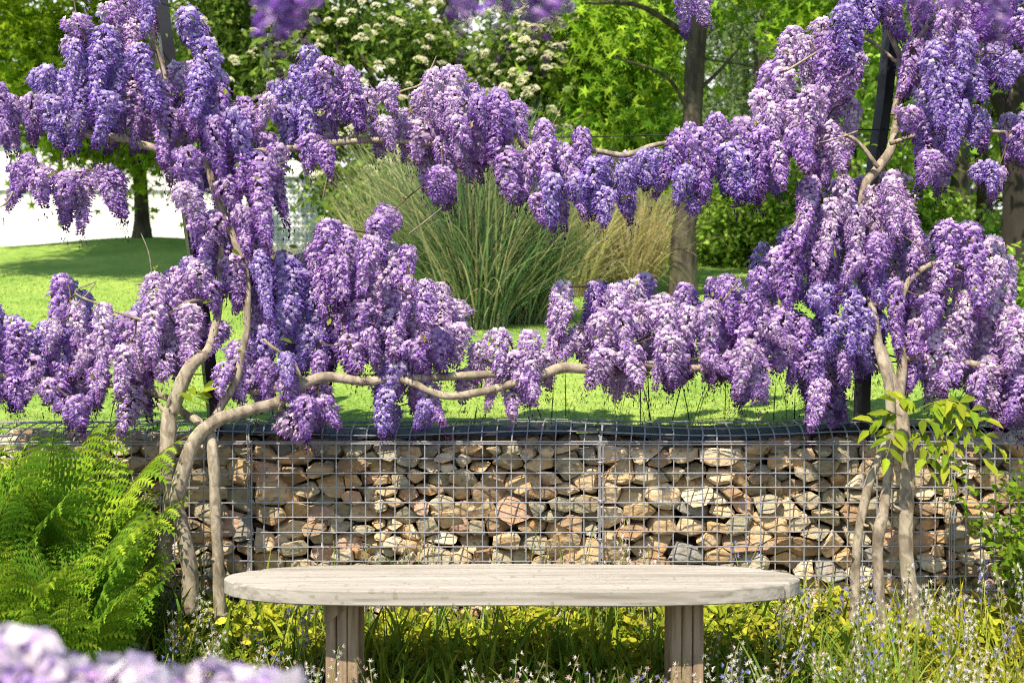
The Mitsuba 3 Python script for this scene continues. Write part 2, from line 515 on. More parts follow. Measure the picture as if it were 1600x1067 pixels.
LINING = (-1.05, 1.29)
basket_labels = [
    'wire basket of stones at the left end of the wall, behind the ferns',
    'wire basket of brown stones behind the left half of the bench',
    'wire basket of brown stones behind the right half of the bench',
    'wire basket of pale stones at the right end of the wall']
rng = np.random.default_rng(5)
for b in range(4):
    x0, x1 = BX[b] + .003, BX[b + 1] - .003
    k = thing('gabion_basket', basket_labels[b], 'gabion', 'wire baskets of stones that make up the wall')
    vx0, vx1 = max(x0, -1.95), min(x1, 1.95)
    # front wires: one part each
    nx = 24
    for i in range(nx + 1):
        x = x0 + (x1 - x0) * i / nx
        if not vx0 - .01 <= x <= vx1 + .01:
            continue
        jx = rng.normal(0, .0012, 2)
        wire_between(k, [x + jx[0], WALL_Y - .004, -.03], [x + jx[1], WALL_Y - .004, WALL_H + .003])
    nz = 13
    for i in range(nz + 1):
        z = WALL_H - .0505 * i
        jz = rng.normal(0, .0012, 2)
        wire_between(k, [vx0, WALL_Y - .0078, z + jz[0]], [vx1, WALL_Y - .0078, z + jz[1]])
    # second wire along the joints and the clips that tie two baskets
    for xe in (x0 + .007,):
        if vx0 <= xe <= vx1:
            wire_between(k, [xe, WALL_Y - .009, -.03], [xe + .002, WALL_Y - .009, WALL_H])
            for zc in np.linspace(.07, .6, 5):
                th = np.linspace(0, 2 * np.pi, 10)
                ring = np.stack([xe - .006 + .013 * np.cos(th), WALL_Y - .008 + .011 * np.sin(th), zc + .004 * th / 6.28], 1)
                add(part(k, 'clip'), tube(ring, .0022, 5), 'steel_wire', 40)
    # lid wires
    for i in range(nx + 1):
        x = x0 + (x1 - x0) * i / nx + rng.normal(0, .002)
        if not vx0 - .01 <= x <= vx1 + .01:
            continue
        lean = .035 * math.sin(x * 2.1 + .5) + rng.normal(0, .006)
        path = np.array([lid_at(x + lean * s, s) for s in np.linspace(0, 1, 9)])
        add(part(k, 'lid_wire'), tube(path, .0025, 6), 'steel_wire', 40)
    for s in (0, .2, .42, .66, .9):
        path = np.array([lid_at(x, s) + [0, 0, .004] for x in np.linspace(vx0, vx1, 14)])
        add(part(k, 'lid_wire'), tube(path, .0023 if s else .003, 6), 'steel_wire', 40)
    # the stones of the face
    area = (vx1 - vx0) * WALL_H
    for poly in outlines(rng, vx0, vx1, -.03, WALL_H - .012, int(area * 370)):
        size = np.ptp(poly, axis=0).mean()
        v, f = stone_mesh(rng, rounded(poly, rng), WALL_Y + .004 + rng.random() ** 1.4 * .085, .05 + size * .35)
        v, f = splitsmooth(v, f, 30)
        xm = v[:, 0].mean()
        w = np.array([3, 3.2, 3.0, .8, .9, 1.2, 3.0, 1.6]) if xm < 1.2 else np.array([3, 3, 2, .6, 1.2, 1, 2, 2.8])
        tone = rng.choice(8, p=w / w.sum())
        uv = np.tile([tone, rng.random()], (len(v), 1))
        add(part(k, 'stone'), (v, f), 'stone_face', True, uv=uv)
    # stones that fill the basket behind and on top
    fill = []
    for i in range(int(area * 520)):
        c = np.array([rng.uniform(vx0, vx1), rng.uniform(5.0, 5.26), rng.uniform(0, WALL_H + .0)])
        if i % 4 == 0:
            c[2] = rng.uniform(WALL_H - .06, WALL_H + .005)
        p = norm(rng.normal(size=(16, 3))) * np.array([.06, .05, .032]) * rng.uniform(.7, 1.2)
        R = rot(rng.normal(size=3), rng.normal(0, .6))
        h = trimesh.convex.convex_hull(p @ R.T + c)
        hv = np.array(h.vertices)
        hv[:, 2] = np.minimum(hv[:, 2], .69)
        hv[:, 1] = np.clip(hv[:, 1], WALL_Y + .085, 5.29)
        fill.append((hv, np.array(h.faces), np.tile([rng.integers(0, 8), rng.random()], (len(hv), 1))))
    fv, ff, fu = cat(fill)
    kk = part(k, 'inner_stones')
    scene[kk] = mikit.ply((fv, ff), 'stone_face', smooth=False, uv=fu)
    labels[kk] = {'kind': 'stuff'}
    # black fabric under the lid
    lx0, lx1 = max(vx0, LINING[0]), min(vx1, LINING[1])
    if lx1 - lx0 > .05:
        xs, ss = np.linspace(lx0, lx1, int((lx1 - lx0) / .02)), np.linspace(.015, 1, 14)
        edge = .10 + .30 * meshkit.fbm(np.stack([xs * 4, xs * 0, xs * 0], 1), 3, 6)
        v = np.array([lid_at(x, e + (1 - e) * s) for s in ss for x, e in zip(xs, edge)])
        wr = meshkit.fbm(np.stack([v[:, 0] * 9, v[:, 1] * 22, v[:, 2] * 0], 1), 3, 9)
        v[:, 2] -= .009 + .012 * wr
        v[:, 1] += .004
        n1, n2 = len(ss), len(xs)
        i, j = np.meshgrid(np.arange(n1 - 1), np.arange(n2 - 1), indexing='ij')
        a = i * n2 + j
        f = np.concatenate([np.stack([a, a + 1, a + n2 + 1], -1).reshape(-1, 3), np.stack([a, a + n2 + 1, a + n2], -1).reshape(-1, 3)])
        add(part(k, 'lining'), (v, f), 'black_fabric', True)

# ------------------------------------------------------------------ bench
k = thing('garden_bench', 'weathered pale wooden bench with an oval ended seat in front of the stone wall', 'bench')
SEAT_Z, YC, HD, HL = .322, 4.25, .215, .862
th = np.linspace(0, 2 * np.pi, 160, endpoint=False)
ox = np.sin(np.linspace(-1, 1, 121) * math.pi / 2)
oh = HD * np.clip(1 - np.abs(ox) ** 5, 0, 1) ** .62
oval = Polygon(np.vstack([np.stack([ox * HL, YC - oh], 1), np.stack([ox[::-1] * HL, YC + oh[::-1]], 1)[1:-1]]))
edges = [YC - HD - .01, YC - .098, YC + .012, YC + .115, YC + HD + .01]
for i in range(4):
    pl = oval.intersection(sbox(-2, edges[i] + (.0022 if i else 0), 2, edges[i + 1] - .0022))
    rings = [(0, .003), (.0035, 0), (.0405, 0), (.045, .0045)]
    n = 140
    vs = []
    for dz, inset in rings:
        r = pl.buffer(-inset) if inset else pl
        e = r.exterior
        st = e.project(Point(0, -10))
        vs.append(np.array([e.interpolate((st + u * e.length) % e.length).coords[0] + (SEAT_Z - .045 + dz,) for u in np.linspace(0, 1, n, endpoint=False)]))
    if np.cross(np.append(vs[0][1, :2] - vs[0][0, :2], 0), np.append(pl.centroid.coords[0] - vs[0][0, :2], 0))[2] < 0:
        vs = [v[::-1] for v in vs]
    V = np.vstack(vs)
    V[:, 2] += .0012 * rng.normal() + .004 * (meshkit.noise(np.stack([V[:, 0] * 3, V[:, 1] * 4, 0 * V[:, 0] + i], 1), 4) - .5)
    fs = []
    for a in range(3):
        j = np.arange(n)
        fs += [np.stack([a * n + j, a * n + (j + 1) % n, (a + 1) * n + (j + 1) % n], 1), np.stack([a * n + j, (a + 1) * n + (j + 1) % n, (a + 1) * n + j], 1)]
    V = np.vstack([V, [V[:n].mean(0)], [V[3 * n:].mean(0)]])
    j = np.arange(n)
    fs += [np.stack([np.full(n, 4 * n), (j + 1) % n, j], 1), np.stack([np.full(n, 4 * n + 1), 3 * n + j, 3 * n + (j + 1) % n], 1)]
    add(part(k, 'seat_board'), (V, np.vstack(fs)), 'weathered_wood', 30)
for lx in (-.503, .518):
    lg = part(k, 'leg')
    add(lg, box(lx - .040, lx + .040, 4.200, 4.40, SEAT_Z - .075, SEAT_Z - .047, .003), 'shaded_leg_wood')
    for q in range(3):
        x = lx - .0475 + q * .0325
        add(part(lg, 'plank'), box(x, x + .0300, 4.185 + .002 * (q % 2), 4.225 + .002 * (q % 2), -.2, SEAT_Z - .046, .0025), 'shaded_leg_wood')
        add(part(lg, 'plank'), box(x, x + .0300, 4.335, 4.375, -.2, SEAT_Z - .046, .0025), 'shaded_leg_wood')
    add(part(lg, 'foot'), box(lx - .055, lx + .055, 4.155, 4.42, -.2, -.06, .005), 'shaded_leg_wood')
v = np.array([[-.06, 4.175, .27], [0, 4.175, .275], [-.005, 4.175, .235], [-.04, 4.175, .205], [-.06, 4.175, .20]])
h = trimesh.convex.convex_hull(np.vstack([v, v + [0, .028, 0]]) + [-.494, 0, 0])
add(part(k, 'bracket'), (np.array(h.vertices), np.array(h.faces)), 'shaded_leg_wood')

# ------------------------------------------------------------------ posts and trellis wires
k = thing('metal_post', 'dark slim metal post leaning behind the left wisteria trunks', 'post')
pts = np.array([P(236, -110, 5.02), P(330, 600, 5.02), P(331, 700, 5.02)])
add(k, tube(spline(pts, 12), .030, 4), 'dark_steel', 30)
k = thing('metal_post', 'dark slim metal post leaning behind the right wisteria trunks', 'post')
pts = np.array([P(1405, -110, 5.06), P(1384, 135, 5.06), P(1358, 340, 5.06), P(1349, 560, 5.06), P(1346, 700, 5.06)])
add(k, tube(spline(pts, 24), .029, 4), 'dark_steel', 30)
for yl, yr, lab in ((212, 203, 'thin dark trellis wire strung high between the two posts'), (585, 566, 'thin dark trellis wire strung low between the two posts')):
    k = thing('trellis_wire', lab, 'wire')
    pts = np.array([P(-250, yl, 5.0), P(300, yl, 5.0), P(820, (yl + yr) / 2 + 8, 5.0), P(1370, yr, 5.04), P(1850, yr, 5.04)])
    add(k, tube(spline(pts, 40), .0022, 5), 'dark_steel', 40)

# ------------------------------------------------------------------ wisteria
PALES = [((.70, .57, .84), (.38, .18, .62)), ((.61, .47, .79), (.31, .13, .56)), ((.78, .68, .86), (.46, .26, .66)), ((.57, .50, .84), (.28, .15, .60))]
BANNER = np.array([[0, .05, 0], [-.56, -.08, .22], [-.38, -.34, .66], [0, -.34, .62], [.38, -.34, .66], [.56, -.08, .22], [0, .06, .36]])
BANNER_F = np.array([[6, 0, 5], [6, 5, 4], [6, 4, 3], [6, 3, 2], [6, 2, 1], [6, 1, 0]])
KEEL = np.array([[0, .02, .02], [-.24, .30, .12], [0, .78, -.10], [.24, .30, .12], [0, .36, .26]])
KEEL_F = np.array([[1, 2, 4], [4, 2, 3], [3, 2, 0], [0, 2, 1]])
BUD = np.array([[0, 0, 0], [-.16, .3, 0], [0, .85, .05], [.16, .3, 0], [0, .3, .2], [0, .3, -.2]])
BUD_F = np.array([[0, 1, 4], [1, 2, 4], [2, 3, 4], [3, 0, 4], [1, 0, 5], [2, 1, 5], [3, 2, 5], [0, 3, 5]])


def raceme(rng, L, R, pal, fsize=.0180, dens=.84):
    """A hanging flower cluster, top at the origin: pea flowers in a spiral round a thin stalk, buds at the tip."""
    light, deep = np.array(pal[0]), np.array(pal[1])
    n = int(dens * 2 * math.pi * R * .75 * L / (fsize ** 2 * .40))
    t = np.sort((np.arange(n) + rng.random(n)) / n)
    bendd = rng.normal(0, .10, 2) * L
    def axis(u):
        return np.stack([bendd[0] * u ** 2, bendd[1] * u ** 2, -u * L], -1)
    prof = lambda u: np.where(u < .16, .35 + .65 * np.sqrt(np.clip(u, 0, 1) / .16), 1 - .88 * ((u - .16) / .84) ** 1.15)
    phi = np.arange(n) * 2.399963 + rng.normal(0, .35, n)
    lob = meshkit.noise(np.stack([np.cos(phi) * 1.3, np.sin(phi) * 1.3, t * L / .045], 1) + rng.random(3) * 50, 3)
    r = R * prof(t) * (1 + rng.normal(0, .16, n)) * (.62 + .72 * lob)
    out = np.stack([np.cos(phi), np.sin(phi), 0 * phi], 1)
    pos = axis(t) + out * (r * .72)[:, None]
    el = rng.normal(-.12, .30, n)
    yaw = rng.normal(0, .45, n)
    fw = np.stack([np.cos(phi + yaw) * np.cos(el), np.sin(phi + yaw) * np.cos(el), np.sin(el)], 1)
    sd = norm(np.cross(fw, [0, 0, 1.0]) + rng.normal(0, .15, (n, 3)))
    up = norm(np.cross(sd, fw))
    fr = np.stack([sd, fw, up], 1)                      # rows
    s = fsize * np.exp(rng.normal(0, .14, n)) * np.where(t > .85, .75, 1)
    bud = t > .90
    parts = []

    def inst(tv, tf, idx, colv):
        v = pos[idx][:, None] + np.einsum('kij,nij->nkj' if False else 'ki,nij->nkj', tv, fr[idx]) * s[idx][:, None, None]
        f = (tf[None] + (np.arange(len(idx)) * len(tv))[:, None, None]).reshape(-1, 3)
        return v.reshape(-1, 3), f, colv.reshape(-1, 3)

    fl = np.nonzero(~bud)[0]
    tone = np.exp(rng.normal(0, .22, (len(fl), 1, 1))) * (1 + .0 * t[fl][:, None, None])
    old = rng.random((len(fl), 1, 1)) < .14
    bcol = np.where(old, light * .55 + deep * .45, light) * tone * np.ones((1, 7, 1))
    bcol[:, 6] = bcol[:, 6] * .55 + np.array([.62, .56, .50]) * .45
    bcol[:, 0] = deep * .9
    parts.append(inst(BANNER * np.array([1, 1, 1]), BANNER_F, fl, np.clip(bcol, 0, .85)))
    kcol = deep * np.exp(rng.normal(0, .22, (len(fl), 1, 1))) * np.ones((1, 5, 1))
    kcol[:, 1] = kcol[:, 1] * .5 + light * .5
    kcol[:, 3] = kcol[:, 1]
    parts.append(inst(KEEL, KEEL_F, fl, np.clip(kcol, 0, .85)))
    bd = np.nonzero(bud)[0]
    parts.append(inst(BUD, BUD_F, bd, np.tile(deep * .6 + np.array([.02, .01, .01]), (len(bd) * 6, 1))))
    # pedicels
    a = axis(t * .97)
    side = norm(np.cross(out, [0, 0, 1.0])) * .0009
    v = np.stack([a - side, a + side, pos], 1).reshape(-1, 3)
    parts.append((v, np.arange(len(v)).reshape(-1, 3), np.tile([.16, .10, .12], (len(v), 1))))
    tv, tf = tube(axis(np.linspace(-.03, 1.0, 7)), np.linspace(.002, .001, 7), 4)
    parts.append((tv, tf, np.tile([.20, .17, .09], (len(tv), 1))))
    # a few loose buds hanging below the tip
    m = rng.integers(6, 12)
    bp = axis(1 + rng.random(m) * .02) + rng.normal(0, .010, (m, 3)) - np.stack([0 * rng.random(m), 0 * rng.random(m), .002 + .030 * rng.random(m)], 1)
    for q in bp:
        bv = BUD[:, [0, 2, 1]] * np.array([.010, .010, -.016]) * rng.uniform(.7, 1.2) + q
        parts.append((bv, BUD_F, np.tile([.085, .03, .13], (6, 1))))
    return cat(parts)


rng = np.random.default_rng(21)
KINDS = []        # (length, group key)
for li, (L, R) in enumerate(((.095, .054), (.135, .054), (.175, .052), (.215, .049), (.265, .046))):
    for pi, pal in enumerate(PALES):
        for rep in range(1 if li in (0, 4) else 2):
            g = f"raceme_form_{len(KINDS)}"
            m = raceme(rng, L, R, pal)
            scene[g] = {'type': 'shapegroup', 'cluster': mikit.ply((m[0], m[1]), 'petal', color=m[2])}
            KINDS.append((L, g, pi))

MASSES = {
    'left': [
        ([(0, 128), (40, 140), (75, 85), (110, 70), (160, 70), (163, 0), (232, -40), (236, 20), (248, 110), (275, 110), (272, 10), (300, 0), (305, 35), (340, 60), (352, 120), (400, 160), (435, 150), (455, 180), (440, 250), (420, 350), (405, 430), (380, 440), (345, 330), (335, 270), (305, 300), (265, 255), (240, 228), (190, 232), (140, 212), (100, 232), (60, 215), (-20, 245), (-40, 140)], 1.0),
        ([(100, -60), (146, -60), (146, 25), (128, 70), (104, 55)], 1.0),
        ([(420, 155), (450, 108), (500, 70), (545, 85), (575, 135), (560, 180), (532, 240), (490, 262), (450, 240), (425, 200)], 1.1),
        ([(548, 150), (585, 128), (606, 140), (600, 172), (560, 180)], .8),
        ([(478, 235), (518, 228), (516, 272), (485, 275)], .8),
        ([(594, 200), (625, 170), (650, 185), (648, 250), (605, 252)], .9),
        ([(655, 118), (690, 98), (725, 130), (765, 150), (800, 152), (818, 200), (810, 290), (795, 315), (776, 290), (768, 232), (745, 268), (712, 285), (690, 325), (666, 320), (660, 200)], 1.15),
        ([(300, 345), (390, 330), (425, 420), (450, 400), (500, 388), (508, 325), (538, 328), (555, 392), (572, 335), (600, 345), (615, 385), (645, 395), (660, 450), (700, 452), (736, 492), (732, 545), (708, 570), (650, 575), (600, 560), (560, 560), (520, 600), (480, 575), (440, 600), (415, 640), (390, 600), (400, 520), (380, 470), (330, 480), (290, 440)], 1.0),
        ([(575, 560), (640, 545), (665, 580), (692, 620), (690, 668), (655, 662), (632, 620), (612, 675), (590, 668), (578, 610)], 1.1),
        ([(425, 610), (470, 590), (520, 620), (516, 655), (480, 680), (440, 692), (422, 680)], 1.1),
        ([(735, 556), (790, 512), (850, 540), (866, 580), (842, 610), (795, 655), (772, 625), (740, 585)], 1.1),
        ([(-40, 480), (15, 485), (40, 520), (80, 492), (88, 440), (118, 436), (138, 488), (220, 488), (248, 430), (300, 400), (335, 440), (325, 545), (280, 585), (262, 590), (240, 600), (222, 688), (196, 690), (186, 625), (150, 622), (124, 668), (98, 645), (62, 622), (20, 635), (-40, 610)], 1.0),
        ([(338, 520), (395, 510), (420, 560), (412, 620), (380, 625), (345, 610)], 1.0),
        ([(690, 600), (742, 580), (748, 612), (712, 622)], .6),
    ],
    'right': [
        ([(826, 205), (868, 178), (918, 188), (936, 232), (960, 262), (985, 250), (982, 342), (945, 345), (902, 312), (872, 352), (838, 345), (825, 262)], 1.1),
        ([(985, 250), (1030, 225), (1060, 208), (1092, 186), (1132, 180), (1172, 210), (1232, 230), (1242, 282), (1162, 312), (1112, 292), (1082, 312), (1052, 302), (1022, 278), (990, 292)], 1.1),
        ([(1056, -50), (1090, -50), (1090, 20), (1078, 48), (1060, 30)], 1.0),
        ([(1168, 175), (1182, 118), (1212, 108), (1232, 50), (1300, 38), (1300, -50), (1385, -50), (1388, 60), (1372, 112), (1346, 245), (1320, 262), (1280, 282), (1232, 272), (1200, 240)], 1.0),
        ([(1392, -50), (1620, -50), (1590, 60), (1640, 60), (1640, 112), (1560, 132), (1540, 132), (1500, 172), (1560, 200), (1600, 182), (1640, 190), (1640, 255), (1580, 252), (1560, 212), (1500, 240), (1482, 300), (1446, 290), (1436, 225), (1448, 180), (1416, 120)], 1.0),
        ([(1240, 302), (1290, 278), (1350, 280), (1395, 285), (1392, 340), (1440, 382), (1480, 350), (1530, 368), (1580, 420), (1582, 470), (1600, 500), (1650, 500), (1650, 655), (1600, 662), (1572, 660), (1540, 645), (1500, 612), (1452, 622), (1420, 590), (1385, 530), (1362, 592), (1322, 562), (1312, 662), (1272, 665), (1252, 592), (1212, 560), (1182, 632), (1152, 602), (1142, 522), (1180, 470), (1170, 422), (1200, 380), (1242, 350)], 1.05),
        ([(865, 462), (900, 445), (960, 462), (1000, 445), (1060, 462), (1102, 450), (1150, 438), (1192, 480), (1192, 560), (1182, 632), (1150, 600), (1120, 592), (1060, 602), (1030, 606), (1000, 562), (972, 628), (948, 600), (940, 572), (900, 582), (870, 562), (860, 512)], 1.05),
    ]}
LONE = {   # single hanging clusters: x, top, bottom
    'left': [(46, 245, 342), (60, 262, 330), (102, 272, 372), (124, 268, 376), (162, 262, 352), (178, 268, 360), (300, 270, 385), (285, 290, 375), (415, 250, 345), (395, 240, 330), (25, 258, 300), (470, 592, 690), (500, 600, 672), (650, 575, 668), (210, 610, 692), (610, 330, 400), (590, 340, 420)],
    'right': [(1452, 222, 300), (1472, 215, 305), (1545, 255, 312), (1560, 262, 322), (1530, 258, 290), (1090, 300, 345), (1592, 200, 262), (1425, 170, 215), (1285, 560, 668), (1180, 545, 634), (970, 545, 628), (1540, 560, 660), (1045, 520, 608)]}
ARMS = {
    'left': [   # (name, [(x, y, Y, radius)...])
        ('trunk', [(254, 905, 4.70, .036), (256, 852, 4.70, .033), (268, 772, 4.69, .030), (262, 738, 4.69, .034), (264, 652, 4.70, .031), (270, 640, 4.70, .030), (277, 617, 4.70, .030), (297, 573, 4.71, .029), (324, 549, 4.74, .021), (337, 509, 4.76, .018), (343, 470, 4.78, .016), (345, 380, 4.80, .013), (338, 300, 4.82, .011), (322, 250, 4.83, .010)]),
        ('trunk', [(296, 960, 4.68, .036), (296, 885, 4.67, .033), (282, 815, 4.66, .031), (276, 790, 4.66, .032), (284, 744, 4.66, .032), (300, 698, 4.66, .031), (318, 672, 4.66, .029), (350, 652, 4.67, .027), (400, 638, 4.70, .024), (438, 626, 4.72, .022), (478, 598, 4.74, .023), (515, 589, 4.75, .022), (570, 596, 4.76, .019), (625, 592, 4.76, .016), (690, 617, 4.74, .015), (737, 615, 4.73, .016), (800, 600, 4.73, .017), (850, 584, 4.74, .020), (884, 574, 4.76, .023), (942, 578, 4.79, .019), (1002, 570, 4.80, .019), (1070, 576, 4.82, .018), (1140, 568, 4.82, .015), (1200, 563, 4.83, .013), (1262, 566, 4.84, .009)]),
        ('trunk', [(348, 965, 4.66, .024), (344, 950, 4.66, .021), (341, 880, 4.65, .019), (338, 820, 4.65, .018), (334, 720, 4.66, .019), (329, 680, 4.68, .018), (322, 668, 4.70, .016)]),
        ('branch', [(332, 660, 4.69, .014), (345, 635, 4.72, .013), (368, 596, 4.73, .013), (379, 549, 4.74, .012), (387, 502, 4.75, .012), (384, 430, 4.77, .012), (366, 375, 4.79, .012), (338, 305, 4.80, .013), (318, 248, 4.81, .013), (282, 243, 4.82, .012), (236, 230, 4.82, .012), (189, 216, 4.82, .013), (135, 209, 4.82, .014), (95, 186, 4.83, .012), (60, 172, 4.84, .010)]),
        ('branch', [(478, 594, 4.745, .015), (452, 600, 4.75, .013), (427, 607, 4.76, .012), (395, 612, 4.79, .011), (345, 590, 4.82, .010)]),
        ('branch', [(322, 668, 4.72, .016), (305, 655, 4.74, .015), (288, 645, 4.77, .013), (262, 622, 4.80, .011), (200, 605, 4.82, .010), (120, 598, 4.82, .010), (60, 592, 4.81, .012), (25, 588, 4.80, .013), (-40, 580, 4.80, .012)]),
        ('branch', [(569, 596, 4.765, .014), (670, 590, 4.78, .013), (703, 588, 4.78, .014), (800, 583, 4.78, .013), (860, 580, 4.77, .011)]),
        ('branch', [(318, 248, 4.82, .012), (380, 240, 4.83, .012), (434, 234, 4.83, .012), (535, 222, 4.84, .012), (585, 219, 4.84, .010), (660, 224, 4.84, .009), (754, 229, 4.84, .009), (805, 210, 4.84, .008)]),
        ('branch', [(540, 220, 4.84, .009), (556, 205, 4.83, .008), (570, 190, 4.82, .007), (577, 166, 4.81, .006)]),
        ('branch', [(600, 158, 4.82, .003), (630, 142, 4.80, .0035), (656, 133, 4.80, .0035), (672, 110, 4.79, .003), (682, 88, 4.78, .002)]),
        ('branch', [(247, -60, 4.88, .013), (232, 10, 4.86, .013), (238, 60, 4.85, .012), (255, 110, 4.85, .010), (268, 170, 4.84, .009), (282, 243, 4.83, .008)]),
        ('branch', [(805, 210, 4.84, .009), (826, 232, 4.85, .011), (870, 238, 4.85, .009), (928, 236, 4.85, .010), (975, 243, 4.85, .010), (1016, 229, 4.85, .009), (1050, 222, 4.85, .007), (1090, 220, 4.86, .006)]),
        ('branch', [(340, 475, 4.77, .008), (300, 470, 4.75, .006), (230, 500, 4.72, .005), (140, 470, 4.70, .004), (118, 455, 4.70, .003), (150, 440, 4.69, .002)]),
        ('branch', [(470, 592, 4.74, .008), (455, 560, 4.73, .007), (430, 545, 4.72, .006), (412, 530, 4.72, .005)]),
    ],
    'right': [
        ('trunk', [(1334, 975, 4.68, .018), (1336, 944, 4.68, .016), (1338, 864, 4.68, .015), (1344, 816, 4.68, .015), (1360, 748, 4.69, .015), (1380, 704, 4.71, .014), (1396, 660, 4.73, .013)]),
        ('trunk', [(1378, 990, 4.67, .019), (1376, 952, 4.67, .017), (1372, 880, 4.67, .018), (1373, 832, 4.67, .019), (1382, 784, 4.68, .016), (1390, 720, 4.69, .015), (1392, 660, 4.70, .016), (1388, 600, 4.71, .017), (1374, 548, 4.73, .016), (1362, 480, 4.76, .014), (1346, 400, 4.84, .014), (1350, 300, 4.88, .015), (1371, 264, 4.90, .017), (1392, 232, 4.93, .016), (1402, 180, 4.98, .012), (1408, 110, 4.96, .012), (1420, 80, 4.86, .010), (1450, 40, 4.85, .008)]),
        ('trunk', [(1440, 1000, 4.68, .040), (1430, 965, 4.68, .031), (1420, 905, 4.68, .025), (1416, 850, 4.68, .024), (1416, 800, 4.68, .025), (1418, 740, 4.69, .025), (1412, 680, 4.71, .023), (1402, 625, 4.73, .024), (1386, 580, 4.75, .022), (1370, 540, 4.77, .018), (1330, 545, 4.79, .014), (1270, 552, 4.80, .012), (1190, 548, 4.82, .010), (1120, 552, 4.83, .008)]),
        ('trunk', [(1416, 700, 4.73, .018), (1404, 640, 4.76, .017), (1410, 570, 4.78, .018), (1402, 500, 4.80, .016), (1420, 440, 4.82, .012), (1470, 410, 4.83, .010), (1530, 430, 4.83, .008)]),
        ('branch', [(1408, 560, 4.79, .013), (1460, 560, 4.80, .012), (1530, 570, 4.80, .011), (1600, 585, 4.80, .012), (1660, 590, 4.80, .010)]),
        ('branch', [(1396, 180, 4.87, .010), (1410, 108, 4.87, .010), (1390, 40, 4.86, .010), (1400, -40, 4.86, .009)]),
        ('branch', [(1372, 262, 4.86, .008), (1330, 215, 4.85, .007), (1260, 206, 4.85, .006), (1200, 210, 4.85, .006), (1137, 216, 4.85, .006), (1090, 224, 4.85, .005)]),
        ('branch', [(1390, 225, 4.87, .008), (1440, 210, 4.86, .007), (1510, 205, 4.86, .006), (1600, 208, 4.86, .006)]),
        ('branch', [(1402, 108, 4.87, .009), (1434, 96, 4.85, .009), (1470, 100, 4.84, .007), (1520, 90, 4.83, .005)]),
        ('branch', [(1402, 98, 4.86, .006), (1350, 60, 4.84, .006), (1300, 70, 4.83, .005), (1230, 110, 4.82, .004)]),
        ('branch', [(1075, -50, 4.84, .004), (1076, -10, 4.84, .003)]),
    ]}
VLAB = {'left': 'violet flowering wisteria with bare trunks beside the left end of the bench',
        'right': 'violet flowering wisteria with yellow green leaves, on three trunks right of the bench'}


def fill_mass(rng, poly, dens):
    pg = Polygon(poly)
    x0, y0, x1, y1 = pg.bounds
    big = pg.area > 24000
    got = []
    for layer in range(2):
        mine = []
        for _ in range(2600):
            x, y = rng.uniform(x0, x1), rng.uniform(y0 - 6, y1)
            if not pg.contains(Point(x, y + 14)):
                continue
            if meshkit.noise(np.array([x / 46, y / 60, layer * 7.7]), 12) < ((.16 if big else .26) if layer == 0 else (.30 if big else .62)):
                continue                       # gaps where the lawn and the trees show through
            cut = pg.intersection(LineString([(x, y + 12), (x, y + 400)]))
            seg = cut if cut.geom_type == 'LineString' else (min(cut.geoms, key=lambda g: g.bounds[1]) if hasattr(cut, 'geoms') and len(cut.geoms) else None)
            if seg is None or seg.is_empty:
                continue
            room = seg.bounds[3] - y
            if room < 36:
                continue
            if not (pg.contains(Point(x - 15, y + 22)) and pg.contains(Point(x + 15, y + 22))):
                if rng.random() < .8:
                    continue
            Lp = min(room + 18, rng.choice([62, 85, 108, 130, 155]))
            if any(((x - a) / 28) ** 2 + ((y - b) / 48) ** 2 < (1 / dens) for a, b, *_ in mine):
                continue
            mine.append((x, y, Lp, layer))
        got += mine
    return got


